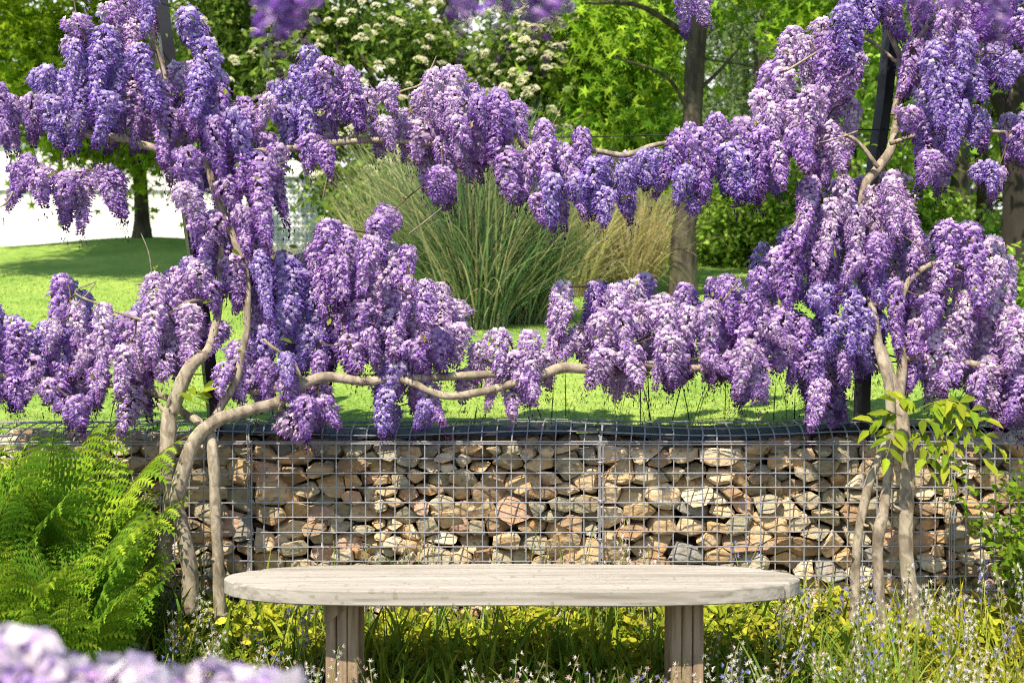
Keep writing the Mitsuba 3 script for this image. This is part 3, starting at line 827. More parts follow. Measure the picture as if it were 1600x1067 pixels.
rng = np.random.default_rng(33)
for side in ('left', 'right'):
    V = thing('wisteria_vine', VLAB[side], 'wisteria')
    anchors = []
    for nm, pts in ARMS[side]:
        slim = .80 if side == 'left' and pts[0][3] > .03 else 1.0
        c = np.array([np.append(P(a, b, y), r * slim) for a, b, y, r in pts])
        n = max(8, len(c) * 7)
        s = spline(c, n)
        wob = (meshkit.noise(np.stack([s[:, 0] * 9, s[:, 2] * 9, s[:, 1] * 9], 1), 3) - .5) * .016
        s[:, 1] += wob
        add(part(V, nm), tube(s[:, :3], np.maximum(s[:, 3], .0015), 14 if c[0, 3] > .012 else 8, lump=.14 if nm == 'trunk' else .10, seed=len(scene)), 'vine_bark', True)
        anchors.append(s[:, :3][s[:, 2] > .72])
    anchors = np.vstack(anchors)
    items = []
    for poly, dens in MASSES[side]:
        items += fill_mass(rng, poly, dens)
    for x, t, b in LONE[side]:
        items.append((x, t, b - t, 0))
    if side == 'right':                               # the flowers leave the post bare here
        items = [q for q in items if not (q[1] + q[2] > 95 and q[1] < 235 and abs(q[0] - (1401 - .15 * (q[1] + q[2] / 2))) < 34)]
    items.sort(key=lambda q: (q[3], -q[2]))          # the clusters in front, the longest first
    tops = []
    for x, y, Lp, layer in items:
        Y = (4.78 if layer == 0 else 4.98) + rng.normal(0, .055)
        p = P(x, y, Y)
        L = Lp * Y / F
        dl = np.array([abs(math.log(q[0] * 1.06 / L)) for q in KINDS])
        # paler flowers stand on some shoots, deeper ones on others
        z = meshkit.noise(np.array([p[0] * 2.6, p[1] * 2.6, p[2] * 2.6]), 4)
        pref = 2 if z > .62 else (3 if z < .36 else (0 if rng.random() < .5 else 1))
        sc = dl + np.array([0 if q[2] == pref else .22 * rng.random() + .05 for q in KINDS]) + .08 * rng.random(len(KINDS))
        q = KINDS[int(np.argmin(sc))]
        s = np.clip(L / (q[0] * 1.06), .75, 1.3)
        R = rot([0, 0, 1], rng.random() * 6.28)
        wob = .30 if Lp < 80 else .15
        R = rot([1, 0, 0], rng.normal(0, wob)) @ rot([0, 1, 0], rng.normal(0, wob)) @ R @ np.diag([rng.uniform(.72, 1.15), rng.uniform(.72, 1.15), 1])
        rk = part(V, 'flower_raceme') if len(tops) < 296 else f"{V}__hidden_racemes__{len(tops) - 295:03d}"
        scene[rk] = {'type': 'instance', 'group': {'type': 'ref', 'id': q[1]}, 'to_world': mat4(R, p, s)}
        tops.append(p)
    if len(tops) > 296:
        labels[V + '__hidden_racemes'] = {'kind': 'stuff'}
    tops = np.array(tops)
    # thin shoots that carry the clusters: each top is joined to the nearest wood or to a neighbour already joined
    wood = anchors
    tree = [tuple(a) for a in wood]
    kd = cKDTree(wood)
    order = np.argsort(kd.query(tops)[0])
    nodes = wood.copy()
    tw = []
    for i in order:
        p = tops[i] + np.array([0, .004, -.006])
        j = np.argmin(((nodes - p) ** 2).sum(1))
        q = nodes[j]
        if np.linalg.norm(q - p) > .008:
            midp = (p + q) / 2 + np.array([rng.normal(0, .015), rng.normal(0, .015), -.004 + rng.normal(0, .010)])
            s = spline(np.array([q, midp, p]), 6)
            tw.append(tube(s, np.linspace(.0034, .0020, 6), 5))
            nodes = np.vstack([nodes, s[2:]])
    kk = part(V, 'shoots')
    tv, tf = cat(tw)
    add(kk, (tv, tf), 'shoot_bark', True)
    labels[kk] = {'kind': 'stuff'}
    # small young leaves among the flowers
    n = 150
    src = tops[rng.integers(0, len(tops), n)] + rng.normal(0, .045, (n, 3)) + [0, -.02, .01]
    m = leaf_cloud(rng, src, rng.normal(0, .5, (n, 3)) + [0, -.5, .8], rng.uniform(.02, .045, n), OVATE, leaf_cols(rng, n, [(.20, .26, .04), (.24, .22, .07), (.14, .22, .03)]), np.full(n, .7))
    kk = part(V, 'young_leaves')
    put(kk, m, 'leaf')
    labels[kk] = {'kind': 'stuff'}
    # pruned spurs on the old wood
    for nm, pts in ARMS[side]:
        if nm != 'trunk':
            continue
        for _ in range(4):
            q = rng.integers(1, len(pts) - 1)
            a = P(pts[q][0], pts[q][1] + rng.normal(0, 12), pts[q][2])
            d = norm(rng.normal(size=3) * [1, .6, .8] + [0, -.5, .2])
            l = pts[q][3] * .9 + rng.uniform(.006, .03)
            sp = spline(np.array([a, a + d * l * .6, a + d * l + [0, 0, .006]]), 6)
            add(part(V, 'spur'), tube(sp, np.linspace(pts[q][3] * .45, .0035, 6), 7, lump=.15, seed=len(scene)), 'vine_bark', True)
    # bare twigs that stick out
    for (x, y, dx, dy) in ([(118, 478, 32, -36), (20, 300, -22, 26), (238, 430, -18, -66), (505, 310, 8, -80), (640, 365, 50, -40)] if side == 'left' else [(1250, 330, -20, 30), (1440, 395, -28, -26), (1130, 470, 30, -44), (1340, 205, -60, 18)]):
        s = spline(np.array([P(x, y, 4.72), P(x + dx * .5 + 3, y + dy * .55, 4.7), P(x + dx, y + dy, 4.69)]), 8)
        add(part(V, 'twig'), tube(s, np.linspace(.0032, .0012, 8), 6), 'vine_bark', True)
    # compound leaves
    leaves = [] if side == 'left' else [((1410, 650), (1358, 672), .0), ((1420, 655), (1490, 700), -.05), ((1430, 640), (1535, 655), -.1), ((1440, 660), (1560, 700), -.14), ((1425, 670), (1450, 735), -.05), ((1400, 668), (1385, 715), -.04), ((1440, 645), (1480, 640), -.02), ((1470, 660), (1535, 715), -.1), ((1425, 640), (1400, 630), -.04), ((1450, 690), (1485, 745), -.08)]
    if side == 'left':
        leaves = [((298, 646), (318, 616), .10)]
    for (a, b_, dy) in leaves:
        A, B = P(*a, 4.62), P(*b_, 4.60 + dy)
        d = B - A
        Ln = np.linalg.norm(d)
        mid = (A + B) / 2 + np.array([0, -.02, .18 * Ln + .01])
        s = spline(np.array([A, mid, B]), 12)
        lf = part(V, 'compound_leaf')
        tv, tf = tube(s, np.linspace(.0016, .0008, 12), 5)
        put(lf, (tv, tf, np.tile([.22, .24, .05], (len(tv), 1))), 'stem', True)
        nl = 9
        sdv = norm(np.cross(d, [0, -.6, .8]))
        for q in range(nl):
            u = .3 + .7 * (q // 2) / (nl // 2)
            o = s[min(11, int(u * 11))]
            sg = 0 if q == nl - 1 else (1 if q % 2 else -1)
            tdir = norm(norm(d) * (.75 if sg else 1) + sdv * sg + np.array([0, -.1, -.25]) + rng.normal(0, .26, 3))
            nv = norm(np.cross(tdir, norm(np.cross([0, -.55, .85], tdir))) + rng.normal(0, .22, 3))
            nv = norm(nv - tdir * (nv @ tdir))
            if nv[2] < 0:
                nv = -nv
            bv = np.cross(nv, tdir)
            sz = rng.uniform(.045, .082)
            t7 = OVATE[0] * np.array([1, .74, rng.uniform(1, 3.2)])
            v = o + sz * (t7[:, :1] * tdir + t7[:, 1:2] * bv + t7[:, 2:3] * nv)
            put(part(lf, 'leaflet'), (v, OVATE[1], np.tile(leaf_cols(rng, 1, [(.27, .37, .03), (.36, .41, .04), (.15, .26, .022), (.22, .32, .028)], .2), (7, 1))), 'leaf', True)

# near wisteria, out of focus
PALE = ((.84, .79, .89), (.48, .32, .72))
forms = []
for L, R in ((.075, .045), (.10, .048), (.15, .045)):
    g = f"pale_raceme_form_{len(forms)}"
    m = raceme(rng, L, R, PALE, fsize=.031, dens=1.0)
    scene[g] = {'type': 'shapegroup', 'cluster': mikit.ply((m[0], m[1]), 'petal', color=m[2])}
    forms.append(g)
k = thing('wisteria_spray', 'out of focus white and lilac wisteria flowers in the near bottom left corner', 'wisteria')
for x, y, Y, g in ((-10, 1010, 1.0, 1), (35, 1000, 1.02, 0), (-70, 1030, .98, 1), (95, 1045, 1.0, 1), (165, 1065, 1.0, 1), (195, 1060, .99, 0), (60, 1085, .98, 1), (275, 1100, 1.02, 1), (330, 1088, 1.02, 1), (385, 1082, 1.02, 0), (430, 1095, 1.02, 1), (130, 1110, .98, 0), (225, 1105, .98, 1)):
    scene[part(k, 'flower_raceme')] = {'type': 'instance', 'group': {'type': 'ref', 'id': forms[g]}, 'to_world': mat4(rot([1, 0, 0], rng.normal(0, .3)) @ rot([0, 0, 1], rng.random() * 6), P(x, y + (26 if x < 240 else 8), Y * 1.3) + [0, 0, .012], 1.08)}
s = spline(np.array([P(-120, 1120, 1.3), P(100, 1130, 1.3), P(420, 1130, 1.32)]), 10)
tv, tf = tube(s, .006, 8)
add(part(k, 'branch'), (tv, tf), 'vine_bark', True)
add(part(k, 'branch'), tube(spline(np.array([P(100, 1130, 1.3), P(90, 1400, 1.35), [-.42, 1.4, .3], [-.43, 1.45, -.15]]), 12), .009, 8), 'vine_bark', True)
DEEPN = ((.52, .36, .76), (.28, .10, .56))
g = 'deep_raceme_form'
m = raceme(rng, .15, .036, DEEPN, fsize=.023, dens=.42)
scene[g] = {'type': 'shapegroup', 'cluster': mikit.ply((m[0], m[1]), 'petal', color=m[2])}
for (spots, lab) in (([(425, -105, 1.5), (450, -115, 1.52), (470, -150, 1.5)], 'out of focus violet wisteria cluster hanging over the top edge near the left post'),
                     ([(735, -135, 1.5), (785, -150, 1.48), (835, -130, 1.5), (860, -145, 1.5)], 'out of focus violet wisteria cluster hanging over the middle of the top edge'),
                     ([(1425, -160, 1.5), (1490, -150, 1.5), (1556, -120, 1.5)], 'out of focus violet wisteria cluster hanging over the top edge near the right corner')):
    k = thing('hanging_wisteria', lab, 'wisteria', 'blurred wisteria clusters hanging over the top edge')
    for x, y, Y in spots:
        scene[part(k, 'flower_raceme')] = {'type': 'instance', 'group': {'type': 'ref', 'id': g}, 'to_world': mat4(rot([0, 0, 1], rng.random() * 6), P(x, y, Y), .85)}
    xs = [q[0] for q in spots]
    add(part(k, 'shoot'), tube(spline(np.array([P(min(xs) - 60, spots[0][1] - 60, 1.5), P(sum(xs) / len(xs), spots[0][1] + 5, 1.5), P(max(xs) + 60, spots[0][1] - 20, 1.5)]), 8), .004, 6), 'vine_bark', True)

# ------------------------------------------------------------------ ferns
def frond(rng, L, pairs=24):
    """A fern frond in the xz plane from the origin: it rises, arches over, and carries two rows of toothed leaflets."""
    s = np.linspace(0, 1, 30)
    th = .06 + .95 * s ** 3
    x = np.concatenate([[0], np.cumsum(np.sin(th[:-1]) * L / 29)])
    z = np.concatenate([[0], np.cumsum(np.cos(th[:-1]) * L / 29)])
    path = np.stack([x, 0 * x, z], 1)
    ms = []
    tv, tf = tube(path, np.linspace(.0028, .0007, 30), 5)
    ms.append((tv, tf, np.tile([.20, .21, .04], (len(tv), 1))))
    for i in range(pairs):
        u = .16 + .84 * (i + .5) / pairs
        c = np.array([np.interp(u, s, path[:, q]) for q in range(3)])
        t = np.array([math.sin(np.interp(u, s, th)), 0, math.cos(np.interp(u, s, th))])
        n = np.array([-t[2], 0, t[0]])
        ln = L * .17 * (math.sin(math.pi * min(u * .95 + .08, 1)) ** .7) * rng.uniform(.85, 1.1) + .006
        for sg in (-1, 1):
            k = 9
            w = np.linspace(0, 1, k)
            curl = rng.uniform(.3, 1.1)
            d = np.array([0, sg, 0]) + t * .35
            pc = c + ln * (w[:, None] * d * .95) - n * (ln * curl * w ** 2.2)[:, None] * .6 + t * (ln * .12 * np.sin(w * 3.1))[:, None]
            v, f = [], []
            wd = ln * .20 * (1 - w ** 1.8) + .0011
            for j in range(k - 1):
                b = len(v)
                m_ = (pc[j] + pc[j + 1]) / 2
                sl = (pc[j + 1] - pc[j])
                for q in (-1, 1):
                    tip = m_ + t * q * wd[j] * 1.15 + sl * .45 - n * wd[j] * .25
                    v += [pc[j], pc[j + 1], tip]
                f += [[b, b + 1, b + 2], [b + 3, b + 5, b + 4]]
            cc = leaf_cols(rng, 1, [(.22, .37, .025), (.30, .43, .035), (.15, .29, .02)], .16)
            ms.append((np.array(v), np.array(f), np.tile(cc, (len(v), 1))))
    return cat(ms)


rng = np.random.default_rng(44)
FRONDS = []
for i in range(6):
    L = (.42, .5, .58, .5, .62, .46)[i]
    m = frond(rng, L, (20, 22, 26, 24, 26, 22)[i])
    if i in (2, 5):
        m = (m[0], m[1], m[2] * np.array([.62, .78, .9]))       # older, darker fronds
    g = f"frond_form_{i}"
    scene[g] = {'type': 'shapegroup', 'frond': mikit.ply((m[0], m[1]), 'leaf', color=m[2])}
    FRONDS.append((L, g))
fern_spots = [(-5, 4.45, .54, 'at the left edge of the frame'), (62, 4.55, .60, 'against the wall, the tallest of the ferns'), (108, 4.52, .48, 'between the tallest fern and the wisteria trunks'), (40, 4.2, .44, 'in front of the tallest fern'), (-50, 4.3, .52, 'cut by the left edge of the frame'),
              (136, 4.38, .32, 'nearest to the wisteria trunks'), (95, 4.05, .36, 'low in front, above the blurred white flowers'), (5, 4.0, .36, 'low at the left edge, above the blurred white flowers'), (175, 4.6, .30, 'small and close against the leftmost trunk'), (-30, 4.7, .56, 'behind the others at the wall on the far left')]
for x, Y, h, lab in fern_spots:
    k = thing('fern', 'bright yellow green fern ' + lab, 'fern', 'ferns at the left of the bench')
    bx = (x - 800) / F * Y
    b = np.array([bx, Y, float(bed_z(bx, Y)) - .01])
    n = 17
    for i in range(n):
        L, g = FRONDS[rng.integers(0, len(FRONDS))]
        az = i * 2.4 + rng.normal(0, .3)
        s = (h - b[2]) * rng.uniform(.85, 1.2) / (L * .86)
        R = rot([0, 0, 1], az) @ rot([0, 1, 0], rng.uniform(-.04, .26))
        scene[part(k, 'frond')] = {'type': 'instance', 'group': {'type': 'ref', 'id': g}, 'to_world': mat4(R, b + np.array([math.cos(az), math.sin(az), 0]) * rng.uniform(.0, .07), s)}

# ------------------------------------------------------------------ undergrowth: strap leaves, small leafy cover
rng = np.random.default_rng(55)


def smooth_np(t):
    t = np.clip(t, 0, 1)
    return t * t * (3 - 2 * t)


N = 5200
xx, yy = rng.uniform(-2.0, 2.0, N), 3.55 + 1.3 * rng.random(N)
near_leg = (np.abs(yy - 4.26) < .13) & ((np.abs(xx + .503) < .07) | (np.abs(xx - .518) < .07))
xx, yy = xx[~near_leg], yy[~near_leg]
N = len(xx)
base = np.stack([xx, yy, bed_z(xx, yy) - .01], 1)
col = leaf_cols(rng, N, [(.10, .20, .03), (.14, .26, .034), (.20, .31, .036), (.32, .36, .05)], .22)
painted_sun = smooth_np((base[:, 0] - .9) / .4)[:, None] * rng.random((N, 1))
col = col * (1 - painted_sun) + np.array([.50, .47, .05]) * painted_sun  # right end: sunlit patch put into the yellow of the leaves
hh = .16 + .16 * rng.random(N)
under = (np.abs(xx) < .9) & (yy < 4.5)
hh = np.where(under, np.minimum(hh, .20), hh)
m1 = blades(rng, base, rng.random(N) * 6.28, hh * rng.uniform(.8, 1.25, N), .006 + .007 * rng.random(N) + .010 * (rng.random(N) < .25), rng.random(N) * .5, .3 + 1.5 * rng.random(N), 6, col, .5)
N = 7500
xx, yy = rng.uniform(-2.0, 2.0, N), 3.9 + .97 * rng.random(N) ** .8
zz = bed_z(xx, yy) + .012 + .10 * rng.random(N) ** 1.5 * (.5 + meshkit.noise(np.stack([xx * 5, yy * 5, 0 * xx], 1), 3))
c2 = leaf_cols(rng, N, [(.33, .36, .03), (.24, .31, .025), (.16, .24, .025), (.42, .40, .04)], .2)
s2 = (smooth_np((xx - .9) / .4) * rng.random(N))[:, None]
c2 = c2 * (1 - s2) + np.array([.58, .52, .06]) * s2  # same sunlit yellow painted into the small leaves
M = 2600                                             # leafy plants along the wall foot, sunlight painted into their yellow green
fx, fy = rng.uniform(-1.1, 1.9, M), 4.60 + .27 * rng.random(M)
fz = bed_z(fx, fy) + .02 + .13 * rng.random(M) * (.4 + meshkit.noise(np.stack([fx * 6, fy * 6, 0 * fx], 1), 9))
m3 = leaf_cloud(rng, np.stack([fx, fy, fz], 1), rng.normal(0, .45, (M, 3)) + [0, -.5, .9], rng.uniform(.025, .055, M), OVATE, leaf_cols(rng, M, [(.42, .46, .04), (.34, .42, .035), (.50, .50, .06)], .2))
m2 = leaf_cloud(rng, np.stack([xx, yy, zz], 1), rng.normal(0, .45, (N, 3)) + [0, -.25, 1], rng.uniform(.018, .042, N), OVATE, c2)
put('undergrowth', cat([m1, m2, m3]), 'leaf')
labels['undergrowth'] = {'label': 'tangle of strap leaves and small leafy plants filling the bed round the bench', 'kind': 'stuff', 'category': 'undergrowth'}


def bluebell(rng, h, cols):
    """Stem and flower spike apart: a curved stalk, starry hanging bells round its top."""
    lean = rng.normal(0, .16, 2)
    s = np.linspace(0, 1, 10)
    path = np.stack([lean[0] * h * s ** 2, lean[1] * h * s ** 2, h * s], 1)
    tv, tf = tube(path, np.linspace(.0026, .0012, 10), 5)
    stem_ = (tv, tf, np.tile(leaf_cols(rng, 1, [(.16, .22, .04), (.22, .24, .06)], .1), (len(tv), 1)))
    ms = []
    n = rng.integers(8, 15)
    for i in range(n):
        u = .66 + .36 * i / n
        c = np.array([np.interp(min(u, 1), s, path[:, q]) for q in range(3)]) + [0, 0, max(0, u - 1) * h]
        a = i * 2.4 + rng.normal(0, .4)
        o = np.array([math.cos(a), math.sin(a), rng.uniform(-.5, .35)])
        o /= np.linalg.norm(o)
        c2 = c + o * rng.uniform(.007, .014)
        sz = rng.uniform(.0065, .0105)
        x = norm(np.cross(o, [0, 0, 1.0]))
        y = np.cross(x, o)
        v = [c2 - o * sz * .3]
        for q in range(12):
            t = q * math.pi / 6
            r = 1.0 if q % 2 == 0 else .3
            v.append(c2 + (x * math.cos(t) + y * math.sin(t)) * r * sz + o * sz * (.55 if q % 2 == 0 else .2))
        f = [[0, 1 + q, 1 + (q + 1) % 12] for q in range(12)]
        cc = leaf_cols(rng, 1, cols, .14)
        ms.append((np.array(v), np.array(f), np.tile(cc, (13, 1))))
        ms.append((np.array([c, c + x * .0012, c2]), np.array([[0, 1, 2]]), np.tile([.2, .2, .1], (3, 1))))
    return stem_, cat(ms)


WHITE, PINK, BLUE, SEED = [(.82, .78, .70), (.76, .74, .76)], [(.78, .60, .58), (.8, .68, .6)], [(.30, .30, .62), (.24, .25, .58)], [(.32, .25, .17), (.24, .2, .12), (.4, .33, .26)]
kinds = {'white': WHITE, 'pink': PINK, 'blue': BLUE, 'seed': SEED}
forms = {}
for nm, cols in kinds.items():
    for q in range(4):
        st, fl = bluebell(rng, .30, cols)
        forms[nm, q] = (mikit.ply((st[0], st[1]), 'stem', smooth=True, color=st[2]), mikit.ply((fl[0], fl[1]), 'petal', color=fl[2]))
adj = {'white': 'off white', 'pink': 'pale pink', 'blue': 'violet blue', 'seed': 'brown faded'}


def zone(x, Y):
    if x < 300:
        return 'at the foot of the ferns'
    if x < 480:
        return 'by the foot of the left wisteria trunks'
    if x < 1110:
        half = 'left half' if x < 700 else ('middle' if x < 900 else 'right half')
        return f'against the stone wall behind the {half} of the bench' if Y > 4.1 else f'in front of the {half} of the bench'
    if x < 1250:
        return 'between the wall and the right tip of the bench' if Y > 4.25 else 'in front of the right tip of the bench'
    if x < 1440:
        return 'round the feet of the right wisteria trunks' if Y > 4.25 else 'in front of the tuft of arching leaves'
    return 'against the wall right of the wisteria trunks' if Y > 4.3 else 'in the sunny front right corner of the bed'


spots = []
for n, (xa, xb), (ya, yb), w in ((34, (270, 520), (3.95, 4.6), (.3, .25, .12, .33)), (26, (500, 1100), (3.75, 4.02), (.25, .45, .1, .2)), (34, (520, 1060), (4.5, 4.8), (.15, .2, .05, .6)),
                              (40, (1080, 1340), (3.8, 4.7), (.45, .15, .15, .25)), (60, (1330, 1640), (3.8, 4.75), (.6, .15, .13, .12)), (10, (130, 300), (4.0, 4.3), (.3, .1, .4, .2))):
    for _ in range(n):
        spots.append((rng.uniform(xa, xb), rng.uniform(ya, yb), rng.choice(['white', 'pink', 'blue', 'seed'], p=np.array(w) / sum(w))))
for x, y_, nm in ((390, 4.0, 'blue'), (1372, 4.4, 'blue'), (1330, 4.5, 'blue'), (1410, 4.45, 'blue'), (1143, 4.8, 'blue'), (1168, 4.8, 'blue'), (1300, 4.0, 'blue'), (1320, 4.0, 'blue'), (1505, 4.3, 'blue'), (1515, 4.25, 'blue')):
    spots.append((x, y_, nm))
for x, Y, nm in spots:
    bx = (x - 800) / F * Y
    if abs(Y - 4.26) < .13 and min(abs(bx + .503), abs(bx - .518)) < .08:
        continue
    bz = float(bed_z(bx, Y))
    h = rng.uniform(.22, .34) + (.05 if x > 1250 and Y > 4.2 else 0) + (.1 if 4.5 < Y and 480 < x < 1100 else 0)
    if abs(bx) < .86 and Y < 4.46:
        h = min(h, .30)
    if nm == 'blue' and Y >= 4.4:
        h = .36
    st, fl = forms[nm, int(rng.integers(0, 4))]
    M = mat4(rot([0, 0, 1], rng.random() * 6.28), [bx, Y, bz - .01], 1.0).matrix
    M = np.array(M)
    M = M @ np.diag([1.05, 1.05, h / .30, 1])
    tw = T4(M)
    k = thing('bluebell', f'{adj[nm]} bluebell stalk {zone(x, Y)}', 'flower', f'{adj[nm]} bluebells {zone(x, Y)}')
    scene[part(k, 'stem')] = {**st, 'to_world': tw}
    scene[part(k, 'flower_spike')] = {**fl, 'to_world': tw}

# arching tuft of long leaves at the bottom right
k = thing('grass_tuft', 'tuft of long arching strap leaves at the foot of the right wisteria trunks', 'plant')
n = 90
bx, by = (1360 - 800) / F * 3.95, 3.95
base = np.stack([bx + rng.normal(0, .07, n), by + rng.normal(0, .05, n), np.full(n, -.15)], 1)
m = blades(rng, base, rng.random(n) * 6.28, rng.uniform(.28, .5, n), rng.uniform(.006, .011, n), rng.uniform(0, .5, n), rng.uniform(.5, 1.9, n), 9, leaf_cols(rng, n, [(.12, .21, .04), (.17, .27, .05), (.22, .31, .06)]))
put(k, m, 'leaf')
# leafy shrub at the right edge
k = thing('leafy_shrub', 'green leafy shrub against the wall at the right edge', 'shrub')
pts = []
st = []
for q in range(9):
    a = P(1620 + rng.normal(0, 25), 960, 4.72)
    b = P(1590 + rng.normal(0, 32), rng.uniform(730, 860), 4.68 + rng.normal(0, .06))
    s = spline(np.array([a, (a + b) / 2 + rng.normal(0, .03, 3), b]), 10)
    st.append(tube(s, np.linspace(.004, .0015, 10), 5))
    pts.append(s[2:])
tv, tf = cat(st)
put(part(k, 'stem'), (tv, tf, np.tile([.14, .13, .05], (len(tv), 1))), 'stem', True)
pts = np.vstack(pts)
n = 900
c = pts[rng.integers(0, len(pts), n)] + rng.normal(0, .035, (n, 3))
put(part(k, 'foliage'), leaf_cloud(rng, c, rng.normal(0, .5, (n, 3)) + [0, -.5, .8], rng.uniform(.022, .045, n), OVATE, leaf_cols(rng, n, [(.15, .27, .02), (.22, .33, .03), (.10, .19, .018)])), 'leaf')
labels[part(k, 'foliage').rsplit('_', 1)[0]] = {'kind': 'stuff'}

# stalks behind the wall, seen against the lawn
rng = np.random.default_rng(66)
for i, (x, n, h, lab) in enumerate(((905, 5, .30, 'below the middle of the long bare branch'), (1010, 9, .38, 'tallest of those behind the wall'), (1085, 4, .32, 'right of the tallest'), (1230, 7, .26, 'left of the right post'), (120, 4, .24, 'below the far left flowers'), (190, 5, .28, 'just left of the wisteria trunks'), (760, 4, .18, 'behind the middle of the wall'), (560, 6, .22, 'behind the left half of the wall'), (1500, 8, .22, 'behind the right end of the wall'))):
    k = thing('stalk_clump', f'thin dark stalks behind the wall, {lab}', 'plant', 'dark stalks at the lawn edge behind the wall')
    c = P(x, 660, 5.42)
    bx = c[0] + rng.normal(0, .10, n)
    by = 5.42 + rng.normal(0, .04, n)
    base = np.stack([bx, by, lawn_z(bx, by) - .01], 1)
    m = blades(rng, base, rng.random(n) * 6.28, h * rng.uniform(.6, 1.15, n), np.full(n, .0045), rng.uniform(0, .5, n), rng.uniform(0, 1.2, n), 6, leaf_cols(rng, n, [(.02, .035, .012), (.035, .05, .015)]))
    put(k, m, 'leaf')

# ------------------------------------------------------------------ pampas grasses
rng = np.random.default_rng(77)
GREEN = [(.13, .24, .10), (.18, .29, .12), (.09, .18, .085), (.32, .36, .17)]
STRAW = [(.68, .56, .30), (.74, .64, .40), (.55, .48, .22), (.36, .36, .14)]
for x, Y, H, spread, n, cols, lab in ((745, 9.0, 1.12, .34, 2300, GREEN, 'dark green pampas grass clump in front, right of the flowering shrub'),
                                      (668, 9.8, 1.12, .32, 1700, [(.28, .37, .16), (.40, .43, .21), (.19, .29, .13)], 'grey green pampas grass clump under the flowering shrub'),
                                      (600, 10.2, .80, .22, 800, [(.36, .42, .19), (.52, .50, .25), (.24, .33, .13)], 'pale green pampas grass clump beside the white pavilion'),
                                      (815, 9.3, .98, .28, 1500, GREEN, 'green pampas grass clump between the dark one and the straw one'),
                                      (900, 11.3, .85, .32, 1700, STRAW, 'straw coloured grass clump right of the green clumps'),
                                      (985, 11.5, .8, .30, 1700, STRAW, 'straw coloured grass clump beside the round trunk'),
                                      (440, 11.0, .34, .35, 900, [(.34, .36, .12), (.5, .45, .18)], 'low grass clump at the foot of the white pavilion')):
    k = thing('pampas_grass', lab, 'ornamental grass', 'tall grass clumps on the lawn')
    c = P(x, 500, Y)
    a, r = rng.random(n) * 6.28, spread * .55 * np.sqrt(rng.random(n))
    bx, by = c[0] + r * np.cos(a), Y + r * np.sin(a)
    base = np.stack([bx, by, lawn_z(bx, by) - .02], 1)
    L = H * rng.uniform(.75, 1.45, n)
    lean = .02 + .22 * rng.random(n) + .7 * rng.random(n) * (rng.random(n) < .25)
    cb = leaf_cols(rng, n, cols, .38)
    cb = np.where(rng.random((n, 1)) < .22, np.array([.56, .50, .28]) * np.exp(rng.normal(0, .2, (n, 1))), cb)
    m = blades(rng, base, a + rng.normal(0, 1.1, n), L * np.where(rng.random(n) < .3, .7, 1), rng.uniform(.005, .013, n), lean, +.15 + 1.7 * rng.random(n) ** 1.5, 9, cb, .8)
    put(k, m, 'leaf')

# ------------------------------------------------------------------ trees and shrubs
rng = np.random.default_rng(88)


def limbs(parent, trunk_pts, rads, forks, sides=12, bark='tree_bark'):
    s = spline(np.hstack([np.array(trunk_pts), np.array(rads)[:, None]]), 26)
    add(part(parent, 'trunk'), tube(s[:, :3], s[:, 3], sides, lump=.10, seed=3), bark, True)
    for pts, r in forks:
        q = spline(np.array(pts), 14)
        add(part(parent, 'branch'), tube(q, np.linspace(r, r * .35, 14), 7, lump=.08), bark, True)


# sweetgum with the straight trunk
k = thing('star_leaved_tree', 'tree with a straight grey trunk and bright star shaped leaves, right of the middle', 'tree')
b = P(1067, 468, 11.2)
top = P(1090, 40, 11.2)
limbs(k, [b - [0, 0, .1], b + [.005, 0, .5], P(1078, 300, 11.2), P(1083, 160, 11.2), top, P(1098, -120, 11.2), P(1090, -300, 11.2)], [.13, .098, .088, .08, .075, .06, .04],
      [([P(1082, 150, 11.2), P(1120, 115, 11.3), P(1160, 70, 11.4)], .022), ([P(1080, 180, 11.2), P(1040, 120, 11.0), P(960, 90, 10.7)], .02), ([P(1080, 60, 11.2), P(1000, 10, 10.8), P(915, 5, 10.5)], .03), ([P(1085, 90, 11.2), P(1150, 100, 11.4), P(1180, 105, 11.5)], .012), ([P(1090, 0, 11.2), P(1180, -60, 11.0), P(1260, -90, 10.8)], .02)])
cl = []
for x, y, Y, rx, rz, n in ((960, 215, 10.6, .42, .20, 26), (1010, 200, 10.7, .36, .22, 26), (930, 150, 10.8, .36, .25, 24), (1000, 130, 11.0, .4, .25, 24), (905, 80, 10.9, .4, .28, 24), (980, 60, 10.9, .4, .28, 24), (1040, 90, 11.3, .3, .25, 16), (900, -10, 11, .5, .35, 30), (1020, 0, 11.0, .5, .3, 26), (1110, -60, 11, .5, .3, 26), (1240, -70, 10.8, .5, .3, 26), (1255, 25, 10.8, .28, .16, 18), (1300, -20, 10.9, .4, .3, 20), (960, -120, 11, .8, .5, 40), (1150, -200, 11, .9, .6, 40), (1000, 262, 10.6, .3, .10, 8), (1050, -240, 9.0, .6, .35, 46), (1160, -260, 9.0, .7, .35, 50), (960, -250, 9.0, .6, .3, 30)):  # last three clumps: unseen, added above the frame to shade the trunk
    c = P(x, y, Y + 1.3)
    cl.append((c[0], c[1], c[2], rx, .38, rz, n))
m = crown(rng, cl, 16, .108, STAR, [(.20, .38, .03), (.33, .52, .045), (.12, .26, .022), (.27, .42, .035)], .17, .95, up=.35)
put(part(k, 'crown'), m, 'far_leaf')


